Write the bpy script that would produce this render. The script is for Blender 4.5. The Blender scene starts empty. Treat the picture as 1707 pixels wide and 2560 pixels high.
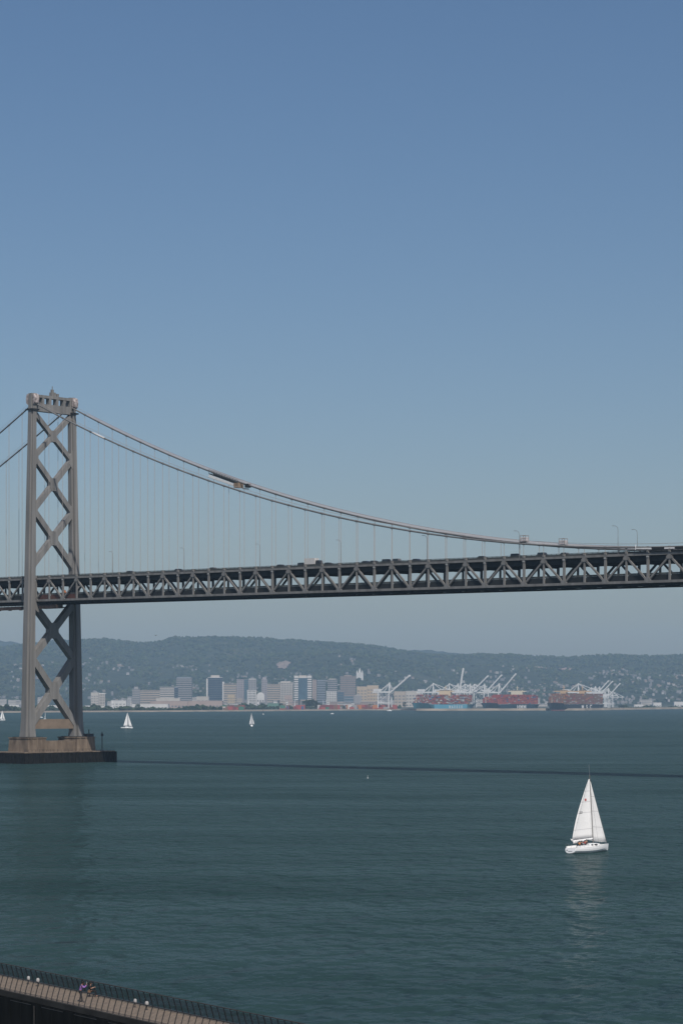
import bpy, bmesh, math, random
import numpy as np
from mathutils import Vector, Matrix
R = math.radians
random.seed(7)
rng = np.random.default_rng(11)
scene = bpy.context.scene
col = scene.collection

# ------------------------------------------------------------------ camera
H = 28.0            # camera height above the bay
F = 6000.0          # focal length in photo pixels (photo 1707 x 2560, horizon row 1748)
cam_d = bpy.data.cameras.new('camera')
cam = bpy.data.objects.new('camera', cam_d); col.objects.link(cam)
cam.location = (0, 0, H); cam.rotation_euler = (R(90), 0, 0)
cam_d.sensor_fit = 'VERTICAL'; cam_d.sensor_height = 36; cam_d.sensor_width = 24
cam_d.lens = 36 * F / 2560
cam_d.shift_y = (1748 - 1280) / 2560
cam_d.clip_start = 1; cam_d.clip_end = 60000
scene.camera = cam

# ------------------------------------------------------------------ light
SUN_EL = R(50); SUN_AZ = math.atan2(0.291, -0.957)      # azimuth from +Y towards +X
world = bpy.data.worlds.new('World'); scene.world = world; world.use_nodes = True
wn = world.node_tree.nodes; wl = world.node_tree.links
wn.clear()
sky = wn.new('ShaderNodeTexSky'); sky.sky_type = 'NISHITA'; sky.sun_disc = False
sky.sun_elevation = SUN_EL; sky.sun_rotation = SUN_AZ % (2 * math.pi)
sky.altitude = 0; sky.air_density = 1.0; sky.dust_density = 1.5; sky.ozone_density = 2.6
hs = wn.new('ShaderNodeHueSaturation'); hs.inputs['Saturation'].default_value = 1.17
bg = wn.new('ShaderNodeBackground'); bg.inputs['Strength'].default_value = 0.094
wo = wn.new('ShaderNodeOutputWorld')
wl.new(sky.outputs[0], hs.inputs['Color']); tint = wn.new('ShaderNodeMix'); tint.data_type = 'RGBA'; tint.blend_type = 'MULTIPLY'; tint.inputs[0].default_value = 1.0; tint.inputs[7].default_value = (1.0,0.955,0.97,1)
wl.new(hs.outputs[0], tint.inputs[6]); wl.new(tint.outputs[2], bg.inputs[0]); wl.new(bg.outputs[0], wo.inputs[0])
sun_d = bpy.data.lights.new('sun', 'SUN'); sun_d.energy = 4.5; sun_d.angle = R(0.53); sun_d.color = (1.0, 0.95, 0.88)
sun = bpy.data.objects.new('sun', sun_d); col.objects.link(sun)
to_sun = Vector((math.sin(SUN_AZ) * math.cos(SUN_EL), math.cos(SUN_AZ) * math.cos(SUN_EL), math.sin(SUN_EL)))
sun.rotation_euler = to_sun.to_track_quat('Z', 'Y').to_euler()
vs = scene.view_settings
vs.view_transform = 'Standard'; vs.look = 'None'; vs.exposure = -0.25; vs.gamma = 1.0; vs.use_curve_mapping = False
cy = scene.cycles
cy.use_denoising = True; cy.max_bounces = 6; cy.volume_bounces = 1; cy.transparent_max_bounces = 12
cy.sample_clamp_indirect = 6

# ------------------------------------------------------------------ helpers
def P(px, D, z=None, py=None):
    """the point at distance D (along +Y) that a photo column / row looks at"""
    x = (px - 853.5) * D / F
    if py is not None: z = H - (py - 1748) * D / F
    return Vector((x, D, z if z is not None else 0.0))
def Dw(py, z=0.0): return (H - z) * F / (py - 1748)

def mat(name, c, rough=0.7, var=0.0, scale=0.3, metallic=0.0, c2=None, bump=0.0, spec=0.3, stretch=(1, 1, 1), coord='Object', detail=4):
    m = bpy.data.materials.new(name); m.use_nodes = True
    n = m.node_tree.nodes; l = m.node_tree.links
    b = n['Principled BSDF']
    b.inputs['Roughness'].default_value = rough; b.inputs['Metallic'].default_value = metallic
    b.inputs['Specular IOR Level'].default_value = spec
    b.inputs['Base Color'].default_value = (*c, 1)
    if var or c2 or bump:
        tc = n.new('ShaderNodeTexCoord'); mp = n.new('ShaderNodeMapping'); mp.inputs['Scale'].default_value = stretch
        nz = n.new('ShaderNodeTexNoise'); nz.inputs['Scale'].default_value = scale; nz.inputs['Detail'].default_value = detail
        l.new(tc.outputs[coord], mp.inputs[0]); l.new(mp.outputs[0], nz.inputs['Vector'])
        cr = n.new('ShaderNodeValToRGB')
        a = c2 if c2 else tuple(x * (1 - var) for x in c)
        z = c if c2 else tuple(min(1, x * (1 + var)) for x in c)
        cr.color_ramp.elements[0].color = (*a, 1); cr.color_ramp.elements[1].color = (*z, 1)
        cr.color_ramp.elements[0].position = 0.32; cr.color_ramp.elements[1].position = 0.68
        l.new(nz.outputs['Fac'], cr.inputs[0]); l.new(cr.outputs[0], b.inputs['Base Color'])
        if bump:
            bp = n.new('ShaderNodeBump'); bp.inputs['Strength'].default_value = bump; bp.inputs['Distance'].default_value = 0.1
            l.new(nz.outputs['Fac'], bp.inputs['Height']); l.new(bp.outputs[0], b.inputs['Normal'])
    return m

class MB:
    """collects solids in plain lists and links them as one mesh object"""
    def __init__(s): s.v = []; s.f = []; s.mi = []
    def add(s, vs, fs, mi=0):
        o = len(s.v); s.v += [tuple(p) for p in vs]; s.f += [tuple(o + i for i in q) for q in fs]; s.mi += [mi] * len(fs); return s
    def box(s, x0, x1, y0, y1, z0, z1, mi=0):
        return s.add([(x0,y0,z0),(x1,y0,z0),(x1,y1,z0),(x0,y1,z0),(x0,y0,z1),(x1,y0,z1),(x1,y1,z1),(x0,y1,z1)],
                     [(3,2,1,0),(4,5,6,7),(0,1,5,4),(1,2,6,5),(2,3,7,6),(3,0,4,7)], mi)
    def beam(s, p, q, w, h, up=(0,0,1), mi=0):
        """rectangular bar p->q, w across, h along up"""
        p = Vector(p); q = Vector(q); d = (q - p).normalized(); up = Vector(up)
        if abs(d.dot(up)) > 0.98: up = Vector((1,0,0)) if abs(d.x) < 0.9 else Vector((0,1,0))
        sd = d.cross(up).normalized(); u = sd.cross(d)
        o = []
        for c in (p, q):
            for a, b in ((-1,-1),(1,-1),(1,1),(-1,1)): o.append(c + sd * (a*w/2) + u * (b*h/2))
        return s.add(o, [(0,1,2,3),(7,6,5,4),(1,0,4,5),(2,1,5,6),(3,2,6,7),(0,3,7,4)], mi)
    def tube(s, pts, r, n=8, mi=0, cap=True):
        pts = [Vector(p) for p in pts]; rs = r if isinstance(r, (list, tuple)) else [r] * len(pts)
        vs = []; fs = []
        for i, p in enumerate(pts):
            d = (pts[min(i+1, len(pts)-1)] - pts[max(i-1, 0)]).normalized()
            ref = Vector((0,0,1)) if abs(d.z) < 0.95 else Vector((1,0,0))
            a = d.cross(ref).normalized(); b = a.cross(d)
            for k in range(n):
                t = 2*math.pi*k/n; vs.append(p + (a*math.cos(t) + b*math.sin(t)) * rs[i])
        for i in range(len(pts)-1):
            for k in range(n):
                k2 = (k+1) % n; fs.append((i*n+k, i*n+k2, (i+1)*n+k2, (i+1)*n+k))
        if cap: fs.append(tuple(range(n-1,-1,-1))); fs.append(tuple((len(pts)-1)*n+k for k in range(n)))
        return s.add(vs, fs, mi)
    def loft(s, rings, mi=0, cap=True, closed=True):
        n = len(rings[0]); vs = [p for r in rings for p in r]; fs = []
        for i in range(len(rings)-1):
            for k in range(n if closed else n-1):
                k2 = (k+1) % n; fs.append((i*n+k, i*n+k2, (i+1)*n+k2, (i+1)*n+k))
        if cap and closed: fs.append(tuple(range(n-1,-1,-1))); fs.append(tuple((len(rings)-1)*n+k for k in range(n)))
        return s.add(vs, fs, mi)
    def ball(s, c, r, sc=(1,1,1), n=10, m=6, mi=0):
        c = Vector(c); rings = []
        for i in range(m+1):
            t = math.pi*i/m; rr = max(1e-3, math.sin(t))
            rings.append([c + Vector((r*sc[0]*rr*math.cos(2*math.pi*k/n), r*sc[1]*rr*math.sin(2*math.pi*k/n), -r*sc[2]*math.cos(t))) for k in range(n)])
        return s.loft(rings, mi)
    def mesh(s, name):
        me = bpy.data.meshes.new(name); me.from_pydata(s.v, [], s.f)
        return me
    def build(s, name, m, parent=None, smooth=False, loc=None, fix=True):
        me = s.mesh(name)
        for x in (m if isinstance(m, (list, tuple)) else [m]): me.materials.append(x)
        me.polygons.foreach_set('material_index', s.mi)
        if fix:
            bm = bmesh.new(); bm.from_mesh(me); bmesh.ops.recalc_face_normals(bm, faces=bm.faces); bm.to_mesh(me); bm.free()
        if smooth: me.polygons.foreach_set('use_smooth', [True] * len(me.polygons))
        me.update()
        return link(name, me, parent, loc)
def link(name, me, parent=None, loc=None):
    o = bpy.data.objects.new(name, me); col.objects.link(o)
    if parent: o.parent = parent
    if loc is not None: o.location = loc
    return o
def empty(name, loc=(0,0,0), rz=0.0, parent=None):
    o = bpy.data.objects.new(name, None); o.empty_display_size = 1; col.objects.link(o)
    o.location = loc; o.rotation_euler = (0, 0, rz)
    if parent: o.parent = parent
    return o
def tag(o, label=None, cat=None, group=None, kind=None):
    if label: o['label'] = label
    if cat: o['category'] = cat
    if group: o['group'] = group
    if kind: o['kind'] = kind
    return o
KIDS = {}
def copy_tree(o, parent=None):
    c = o.copy(); col.objects.link(c)
    if parent: c.parent = parent
    for ch in [x for x in o.children]: copy_tree(ch, c)
    return c

def vnoise(x, y, seed=0):
    """smooth value noise, numpy arrays"""
    x = np.asarray(x, float); y = np.asarray(y, float)
    xi = np.floor(x).astype(int); yi = np.floor(y).astype(int); xf = x - xi; yf = y - yi
    def h(a, b):
        n = (a * 374761393 + b * 668265263 + seed * 1442695041) & 0x7fffffff
        n = ((n ^ (n >> 13)) * 1274126177) & 0x7fffffff
        return ((n ^ (n >> 16)) & 0xffff) / 65535.0
    u = xf*xf*(3-2*xf); v = yf*yf*(3-2*yf)
    return (h(xi,yi)*(1-u)+h(xi+1,yi)*u)*(1-v) + (h(xi,yi+1)*(1-u)+h(xi+1,yi+1)*u)*v

def text_mesh(name, cu, m, parent):
    tmp = bpy.data.objects.new('lettering_source', cu); col.objects.link(tmp)
    dg = bpy.context.evaluated_depsgraph_get(); dg.update()
    me = bpy.data.meshes.new_from_object(tmp.evaluated_get(dg)); bpy.data.objects.remove(tmp); bpy.data.curves.remove(cu)
    me.materials.clear(); me.materials.append(m); return link(name, me, parent)

# ------------------------------------------------------------------ materials
M = {}
M['steel'] = mat('bridge_grey_paint', (0.222,0.215,0.205), 0.6, c2=(0.148,0.141,0.132), scale=0.5, stretch=(1,1,0.07))
M['steel_dark_shade'] = mat('dark_and_shaded_steel', (0.016,0.018,0.019), 0.8, var=0.3, scale=0.4)  # near-black steel that also paints in the shade under and between the decks
M['rust'] = mat('red_primer', (0.085,0.038,0.030), 0.8, var=0.3, scale=0.5)
M['cable'] = mat('cable_grey', (0.17,0.165,0.16), 0.6, var=0.2, scale=0.2)
M['rope'] = mat('hanger_rope', (0.30,0.27,0.25), 0.7)
M['white_wrap'] = mat('white_sheeting', (0.75,0.74,0.72), 0.7, var=0.1, scale=0.8)
M['saddle_wrap'] = mat('weathered_sheeting', (0.52,0.46,0.44), 0.8, c2=(0.16,0.13,0.125), scale=0.9)
M['road'] = mat('asphalt', (0.055,0.055,0.055), 0.9, var=0.2, scale=0.5)
M['concrete'] = mat('pier_concrete', (0.22,0.17,0.125), 0.9, c2=(0.10,0.075,0.055), scale=0.35, stretch=(1,1,0.4), bump=0.2)
M['fender'] = mat('black_fender_timber', (0.011,0.010,0.009), 0.9, var=0.5, scale=0.6, spec=0.1)
M['lampgrey'] = mat('lamp_grey', (0.17,0.17,0.17), 0.6)
M['white'] = mat('white_paint', (0.78,0.78,0.76), 0.5, var=0.06, scale=0.05)
M['crane'] = mat('crane_white', (0.66,0.66,0.645), 0.6, var=0.1, scale=0.1)
M['sail'] = mat('white_sailcloth', (0.80,0.79,0.775), 0.8, var=0.05, scale=0.5)
M['gel'] = mat('white_gelcoat', (0.80,0.80,0.79), 0.35)
M['dark'] = mat('dark_grey', (0.04,0.042,0.045), 0.6)
M['black'] = mat('black', (0.012,0.012,0.013), 0.7)
M['alu'] = mat('aluminium', (0.35,0.35,0.36), 0.45, metallic=0.6)
M['glassd'] = mat('dark_window', (0.03,0.045,0.06), 0.25, spec=0.5)
M['orange'] = mat('orange_fabric', (0.65,0.22,0.05), 0.8)
M['red'] = mat('red_fabric', (0.45,0.05,0.05), 0.8)
M['skin'] = mat('skin', (0.42,0.25,0.18), 0.6)
M['skinb'] = mat('skin_brown', (0.24,0.12,0.08), 0.6)
M['hair'] = mat('black_hair', (0.012,0.01,0.009), 0.6)
M['purple'] = mat('purple_fabric', (0.27,0.14,0.40), 0.85, var=0.15, scale=8)
M['denim'] = mat('charcoal_cloth', (0.03,0.032,0.036), 0.85)
M['cream'] = mat('cream', (0.62,0.56,0.46), 0.7)
M['tan'] = mat('tan_leather', (0.15,0.085,0.05), 0.7)

# ------------------------------------------------------------------ water
def water_mat():
    m = bpy.data.materials.new('bay_water'); m.use_nodes = True
    n = m.node_tree.nodes; l = m.node_tree.links; n.clear()
    out = n.new('ShaderNodeOutputMaterial')
    geo = n.new('ShaderNodeNewGeometry')
    def math_(op, a, b=None, c=None):
        q = n.new('ShaderNodeMath'); q.operation = op
        for i, x in enumerate((a, b, c)):
            if x is None: continue
            if isinstance(x, (int, float)): q.inputs[i].default_value = x
            else: l.new(x, q.inputs[i])
        return q.outputs[0]
    def noise(scale, stretch, detail=3, rough=0.55, off=(0,0,0)):
        mp = n.new('ShaderNodeMapping'); mp.inputs['Scale'].default_value = stretch; mp.inputs['Location'].default_value = tuple(o*s_ for o, s_ in zip(off, stretch))
        z = n.new('ShaderNodeTexNoise'); z.inputs['Scale'].default_value = scale; z.inputs['Detail'].default_value = detail; z.inputs['Roughness'].default_value = rough
        l.new(geo.outputs['Position'], mp.inputs[0]); l.new(mp.outputs[0], z.inputs['Vector']); return z.outputs['Fac']
    EPS = 0.6
    def height(off):
        return math_('MULTIPLY_ADD', noise(0.15, (1.0,0.55,1), 2, 0.5, off), 2.4, noise(0.42, (1.0,0.62,1), 3, 0.6, off))
    h0, hx, hy = height((0,0,0)), height((EPS,0,0)), height((0,EPS,0))
    AMP = 1.7
    sx = math_('MULTIPLY', math_('SUBTRACT', h0, hx), AMP/EPS); sy = math_('MULTIPLY', math_('SUBTRACT', h0, hy), AMP/EPS)
    cv = n.new('ShaderNodeCombineXYZ'); l.new(sx, cv.inputs[0]); l.new(sy, cv.inputs[1]); cv.inputs[2].default_value = 1.0
    nm = n.new('ShaderNodeVectorMath'); nm.operation = 'NORMALIZE'; l.new(cv.outputs[0], nm.inputs[0]); N_ = nm.outputs[0]
    cv2 = n.new('ShaderNodeCombineXYZ'); l.new(math_('MULTIPLY',sx,0.25), cv2.inputs[0]); l.new(math_('MULTIPLY',sy,0.10), cv2.inputs[1]); cv2.inputs[2].default_value = 1.0
    nm2 = n.new('ShaderNodeVectorMath'); nm2.operation = 'NORMALIZE'; l.new(cv2.outputs[0], nm2.inputs[0]); N2_ = nm2.outputs[0]
    n3 = noise(0.006, (0.35,1,1), 4, 0.6); n4 = noise(0.03, (0.25,0.8,1), 5, 0.65)
    patch = math_('MULTIPLY_ADD', n4, 0.9, n3)
    def rng_(x, a0, a1, b0, b1):
        q = n.new('ShaderNodeMapRange'); l.new(x, q.inputs[0])
        for i, v in enumerate((a0,a1,b0,b1)): q.inputs[i+1].default_value = v
        return q.outputs[0]
    cr = n.new('ShaderNodeValToRGB'); l.new(rng_(patch, 0.66, 1.24, 0, 1), cr.inputs[0])
    cr.color_ramp.elements[0].position = 0.1; cr.color_ramp.elements[1].position = 0.9
    cr.color_ramp.elements[0].color = (0.0185,0.041,0.0415,1); cr.color_ramp.elements[1].color = (0.026,0.0535,0.0545,1)
    df = n.new('ShaderNodeBsdfDiffuse'); l.new(cr.outputs[0], df.inputs[0]); l.new(N_, df.inputs['Normal'])
    gl = n.new('ShaderNodeBsdfGlossy'); gl.inputs['Roughness'].default_value = 0.16; l.new(N2_, gl.inputs['Normal']); gl.inputs[0].default_value = (0.88,0.97,1,1)
    # reflectance of each facet: wave backs that tip away from the eye mirror more of the sky than faces turned towards it
    dt = n.new('ShaderNodeVectorMath'); dt.operation = 'DOT_PRODUCT'; l.new(geo.outputs['Incoming'], dt.inputs[0]); l.new(N_, dt.inputs[1])
    ci = math_('MAXIMUM', dt.outputs['Value'], 0.0)
    fres = math_('MULTIPLY_ADD', math_('POWER', math_('SUBTRACT', 1.0, ci), 5.0), 0.98, 0.02)
    fac = math_('MULTIPLY', fres, rng_(patch, 0.66, 1.24, 0.11, 0.215))
    mx = n.new('ShaderNodeMixShader'); l.new(fac, mx.inputs[0]); l.new(df.outputs[0], mx.inputs[1]); l.new(gl.outputs[0], mx.inputs[2])
    l.new(mx.outputs[0], out.inputs[0]); return m
w = MB(); w.add([(-9000,-400,0),(9000,-400,0),(9000,9500,0),(-9000,9500,0)], [(0,1,2,3)])
tag(w.build('water', water_mat(), fix=False), 'dark green bay water with small ripples', kind='structure')

# ------------------------------------------------------------------ shore and hills
SH = [(-1400,4300),(-500,4700),(0,4941),(200,5150),(400,5300),(680,5637),(900,6050),(1010,6080),(1030,5800),(1100,5790),(1460,5950),(1600,6500),(1707,6900),(2300,8000),(3200,8600)]
def shore_d(px): return float(np.interp(px, [a for a,_ in SH], [b for _,b in SH]))
M['sand'] = mat('shore_sand', (0.30,0.25,0.19), 0.95, c2=(0.15,0.13,0.10), scale=0.02, coord='Object')
M['shore'] = mat('flat_ground', (0.10,0.095,0.075), 0.95, c2=(0.055,0.065,0.045), scale=0.006)
g = MB(); pxs = list(range(-1400,3201,20)); rows = []
for px in pxs:
    d = shore_d(px); rows.append([P(px,d,-1.0), P(px,d+6,0.6+0.4*random.random()), P(px,d+14,5.2+0.5*random.random() if px > 1015 else 2.2), P(px,d+60,5.0 if px > 1015 else 2.6), P(px,d+95,3.0), P(px,max(d+100,9300),3.0)])
n = len(rows[0]); vs_ = [p for r in rows for p in r]
g.add(vs_, [(i*n+k,(i+1)*n+k,(i+1)*n+k+1,i*n+k+1) for i in range(len(rows)-1) for k in range(n-1)])
g.mi = [0 if (i % (n-1)) < 4 else 1 for i in range(len(g.f))]
tag(g.build('shore_ground', [M['sand'], M['shore']], fix=False), 'flat far shore with a sandy bank', kind='structure')

RIDGE = [(-1400,1640),(-400,1630),(0,1620),(60,1611),(130,1603),(200,1600),(260,1599),(310,1604),(350,1608),(390,1606),(420,1599),(440,1594),(480,1594),(566,1593),(630,1595),(697,1599),(780,1604),(849,1607),(910,1613),(958,1618),(1010,1628),(1060,1636),(1132,1641),(1197,1637),(1263,1637),(1361,1642),(1430,1643),(1480,1641),(1524,1637),(1560,1638),(1611,1641),(1707,1638),(2200,1630),(3200,1645)]
DR = 12500.0; D0 = 8900.0
def ridge_h(px): return H + (1748 - np.interp(px, [a for a,_ in RIDGE], [b for _,b in RIDGE])) * DR / F
def hill_z(px, d):
    px = np.asarray(px, float); d = np.asarray(d, float)
    x = (px-853.5)*d/F
    t = np.clip((d-D0)/(DR-D0), 0, 1.6)
    s = np.where(t <= 1, t**1.12, 1 - (t-1)*0.9)
    base = 3 + (ridge_h(px)-3)*s
    env = np.clip(t*(1-t)*4, 0, 1)
    nz = (vnoise(x/620+9, d/620, 1)-0.5)*95 + (vnoise(x/240, d/300+4, 2)-0.5)*45 + (vnoise(x/90, d/110, 3)-0.5)*14
    rough = (vnoise(x/55, d/70, 5)-0.5)*7*np.clip(t*3,0,1)
    return base + nz*env*0.75 + rough
def terrain(name, PX, DD, zf, m, label):
    A, B = np.meshgrid(PX, DD, indexing='ij'); Z = zf(A, B); X = (A-853.5)*B/F
    v = np.stack([X,B,Z],-1).reshape(-1,3); nn = len(DD)
    f = [(i*nn+k,(i+1)*nn+k,(i+1)*nn+k+1,i*nn+k+1) for i in range(len(PX)-1) for k in range(nn-1)]
    me = bpy.data.meshes.new(name); me.from_pydata(v.tolist(), [], f); me.materials.append(m)
    me.polygons.foreach_set('use_smooth', [True]*len(me.polygons))
    return tag(link(name, me), label, kind='structure')
def hill_mat():
    m = bpy.data.materials.new('wooded_hill'); m.use_nodes = True
    n = m.node_tree.nodes; l = m.node_tree.links; b = n['Principled BSDF']; b.inputs['Roughness'].default_value = 1; b.inputs['Specular IOR Level'].default_value = 0.05
    geo = n.new('ShaderNodeNewGeometry')
    def nz(s, d=5):
        z = n.new('ShaderNodeTexNoise'); z.inputs['Scale'].default_value = s; z.inputs['Detail'].default_value = d; l.new(geo.outputs['Position'], z.inputs['Vector']); return z
    a = nz(0.02); c = nz(0.0028, 6)
    r1 = n.new('ShaderNodeValToRGB'); l.new(a.outputs['Fac'], r1.inputs[0])
    r1.color_ramp.elements[0].position = 0.35; r1.color_ramp.elements[1].position = 0.7
    r1.color_ramp.elements[0].color = (0.018,0.027,0.017,1); r1.color_ramp.elements[1].color = (0.045,0.054,0.033,1)
    r2 = n.new('ShaderNodeValToRGB'); l.new(c.outputs['Fac'], r2.inputs[0])
    r2.color_ramp.elements[0].position = 0.58; r2.color_ramp.elements[1].position = 0.72
    r2.color_ramp.elements[0].color = (0,0,0,1); r2.color_ramp.elements[1].color = (0.6,0.6,0.6,1)
    mx = n.new('ShaderNodeMix'); mx.data_type = 'RGBA'; l.new(r2.outputs[0], mx.inputs[0]); l.new(r1.outputs[0], mx.inputs[6]); mx.inputs[7].default_value = (0.13,0.115,0.075,1)
    l.new(mx.outputs[2], b.inputs['Base Color']); return m
M['hill'] = hill_mat()
terrain('wooded_hills', np.arange(-700,2701,9.0), np.concatenate([np.arange(D0,DR+1,90.0), np.arange(DR+150,14500,300.0)]), hill_z, M['hill'], 'long wooded hill range behind the city')
FR = [(-900,1640),(-100,1606),(10,1602),(40,1606),(75,1616),(150,1640),(400,1650),(900,1645),(970,1632),(1030,1625),(1075,1625),(1121,1632),(1180,1636),(1300,1645),(2600,1650)]
DF = 15500.0
def far_z(px, d):
    h = H + (1748-np.interp(px,[a for a,_ in FR],[b for _,b in FR]))*DF/F
    t = 1-np.abs(d-DF)/1600.0
    return 3+(h-3)*np.clip(t,0,1)**0.8 + (vnoise(np.asarray(px)/14.0, d/200, 8)-0.5)*12
terrain('distant_hills', np.arange(-700,2701,14.0), np.arange(14100,16400,140.0), far_z, M['hill'], 'paler hill crests far beyond the wooded range')
hp = MB(); hp.add([(-12000,9300,1.5),(12000,9300,1.5),(12000,16800,1.5),(-12000,16800,1.5)],[(0,1,2,3)])
tag(hp.build('valley_ground', M['shore'], fix=False), 'ground under and behind the hills', kind='structure')

# blobs of foliage, joined into one mass
ICO_V = None
def ico():
    bm = bmesh.new(); bmesh.ops.create_icosphere(bm, subdivisions=1, radius=1.0)
    v = np.array([x.co[:] for x in bm.verts]); f = np.array([[q.index for q in x.verts] for x in bm.faces]); bm.free(); return v, f
IV, IF = ico()
def blobs(name, centers, radii, mats, mi, squash=1.0, jitter=0.35, parent=None):
    N = len(centers); k = len(IV)
    j = 1 + (rng.random((N,k,1))-0.5)*2*jitter
    s = np.stack([radii*(0.8+0.5*rng.random(N)), radii*(0.8+0.5*rng.random(N)), radii*squash*(0.8+0.4*rng.random(N))],-1)
    V = IV[None]*j*s[:,None,:] + centers[:,None,:]
    Fc = (IF[None] + (np.arange(N)*k)[:,None,None]).reshape(-1,3)
    me = bpy.data.meshes.new(name); me.from_pydata(V.reshape(-1,3).tolist(), [], Fc.tolist())
    for x in mats: me.materials.append(x)
    me.polygons.foreach_set('material_index', np.repeat(mi, len(IF)).astype(np.int32))
    return link(name, me, parent)
LEAF = [mat('leaf_dark', (0.022,0.034,0.018), 1, var=0.3, scale=0.05, spec=0.05), mat('leaf_mid', (0.040,0.055,0.026), 1, var=0.3, scale=0.05, spec=0.05), mat('leaf_olive', (0.048,0.055,0.028), 1, var=0.3, scale=0.05, spec=0.05)]
N = 15000
px = rng.uniform(-150,1860,N); t = rng.random(N)**0.8; d = D0+150+(DR-D0-80)*t
# a denser line along the crest
K = 1600; px = np.concatenate([px, rng.uniform(-150,1860,K)]); d = np.concatenate([d, DR-rng.uniform(0,120,K)])
keep = (vnoise(px/35, d/260, 21) > 0.36) | (d > DR-260); px = px[keep]; d = d[keep]; N = len(px)
z = hill_z(px,d); x = (px-853.5)*d/F; rad = rng.uniform(4.5,11,N)
crest = d > DR-130; tall = crest & (vnoise(px/26, d*0, 33) > 0.55); rad[crest] *= 0.8
c = np.stack([x,d,z+rad*0.35],-1)
o = blobs('hillside_forest', c, rad, LEAF, rng.integers(0,3,N), squash=0.95)
tag(o, 'dense trees covering the hillside and its crest', kind='stuff')

# ------------------------------------------------------------------ suspension bridge
dx, dy = 0.7303, -0.6831
BR_ANG = math.atan2(dy, dx)
BC = Vector((-128.1, 1064.6, 0.0))
def bw(u, v, z=0.0):                     # bridge coordinates to world; v > 0 is the near side
    return Vector((BC.x + u*dx - v*0.6831, BC.y + u*dy - v*0.7303, z))
def u_at(px, v):
    k = (px-853.5)/F; a = BC.x - v*0.6831; b = BC.y - v*0.7303
    return (k*b - a)/(dx - k*dy)
bridge = empty('suspension_bridge', BC, BR_ANG)
tag(bridge, 'long grey double deck suspension bridge with one braced tower standing in the bay', 'bridge')
def L(u, v, z): return Vector((u, -v, z))    # local coordinates under the bridge empty
ST = M['steel']
# tower ------------------------------------------------------------
tower = empty('tower', (0,0,0), 0, bridge)
def leg_v(z): return 14.0 + (11.2-14.0)*(z-11)/(162.5-11)
def leg_sec(z, flare=0.0):
    t = (z-11)/(162.5-11)
    a = 5.9 + (3.5-5.9)*t + flare; b = 5.2 + (3.0-5.2)*t + flare*0.6     # along u, along v
    return a/2, b/2
def leg_ring(z, sgn, flare=0.0):
    a, b = leg_sec(z, flare); c = leg_v(z)*sgn; na, nb = a*0.42, b*0.42
    pts = [(-a+na,-b),(a-na,-b),(a-na,-b+nb),(a,-b+nb),(a,b-nb),(a-na,b-nb),(a-na,b),(-a+na,b),(-a+na,b-nb),(-a,b-nb),(-a,-b+nb),(-a+na,-b+nb)]
    return [L(u, c+v, z) for u, v in pts]
for sg in (1,-1):
    m = MB(); m.loft([leg_ring(11.2,sg,1.5), leg_ring(14,sg,0.7), leg_ring(19,sg,0.0), leg_ring(60,sg), leg_ring(110,sg), leg_ring(158,sg), leg_ring(162.6,sg)])
    lg = m.build('leg', ST, tower)
    # saddle housings with white sheeting at the leg head
    a, b = leg_sec(160)
    for e in (-1,1):
        q = MB(); q.loft([[L(e*(a+0.02), leg_v(160)*sg-1.3, zz) for zz in (157.6,)]+[L(e*(a+1.0), leg_v(160)*sg-1.3, 158.4), L(e*(a+1.25), leg_v(160)*sg-1.3, 160.5), L(e*(a+0.7), leg_v(160)*sg-1.3, 162.2), L(e*(a-0.3), leg_v(160)*sg-1.3, 162.5)],
                         [L(e*(a+0.02), leg_v(160)*sg+1.3, 157.6), L(e*(a+1.0), leg_v(160)*sg+1.3, 158.4), L(e*(a+1.25), leg_v(160)*sg+1.3, 160.5), L(e*(a+0.7), leg_v(160)*sg+1.3, 162.2), L(e*(a-0.3), leg_v(160)*sg+1.3, 162.5)]])
        q.build('saddle_cover', M['saddle_wrap'], tower)['label'] = 'white sheeted saddle cover at the leg head'
    q = MB(); q.box(-a-0.6, a+0.6, -leg_v(155.5)*sg-b-0.5, -leg_v(155.5)*sg+b+0.5, 155.2, 155.8); q.build('collar', M['steel_dark_shade'], tower)
# X bracing
def brace_poly(pts, name='brace', w=2.1, h=2.3):
    return MB().beam(pts[0], pts[1], w, h, (1,0,0)).build(name, ST, tower)
NODES = [(154.2,134.6),(134.6,111.2),(111.2,87.0),(70.5,45.9),(45.9,17.0)]
for k,(zt,zb) in enumerate(NODES):
    vt = leg_v(zt)-leg_sec(zt)[1]*0.55; vb = leg_v(zb)-leg_sec(zb)[1]*0.55
    w_ = 2.0 + 0.25*k
    brace_poly((L(0,vt,zt), L(0,-vb,zb)), 'brace', w_*0.98, w_)
    brace_poly((L(0,-vt,zt), L(0,vb,zb)), 'brace', w_*0.98+0.02, w_*1.01)
    zc = zt - (zt-zb)*vt/(vt+vb); s = w_*0.78
    gp = MB(); ring = [(-s*0.75,-s*1.6),(s*0.75,-s*1.6),(s*1.15,-s*0.7),(s*1.15,s*0.7),(s*0.75,s*1.6),(-s*0.75,s*1.6),(-s*1.15,s*0.7),(-s*1.15,-s*0.7)]
    gp.loft([[L(e*(w_*0.5+0.14), p, zc+q) for p,q in ring] for e in (-1,1)]); gp.build('gusset', ST, tower)
for zn in (134.6,111.2,45.9):
    for sg in (1,-1):
        v0 = leg_v(zn)-leg_sec(zn)[1]*0.5; gp = MB()
        ring = [(0,-4.2),(1.9,-1.9),(1.9,1.9),(0,4.2),(-1.0,4.2),(-1.0,-4.2)]
        gp.loft([[L(e*1.32, sg*(v0-p), zn+q) for p,q in ring] for e in (-1,1)]); gp.build('gusset', ST, tower)
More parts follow.
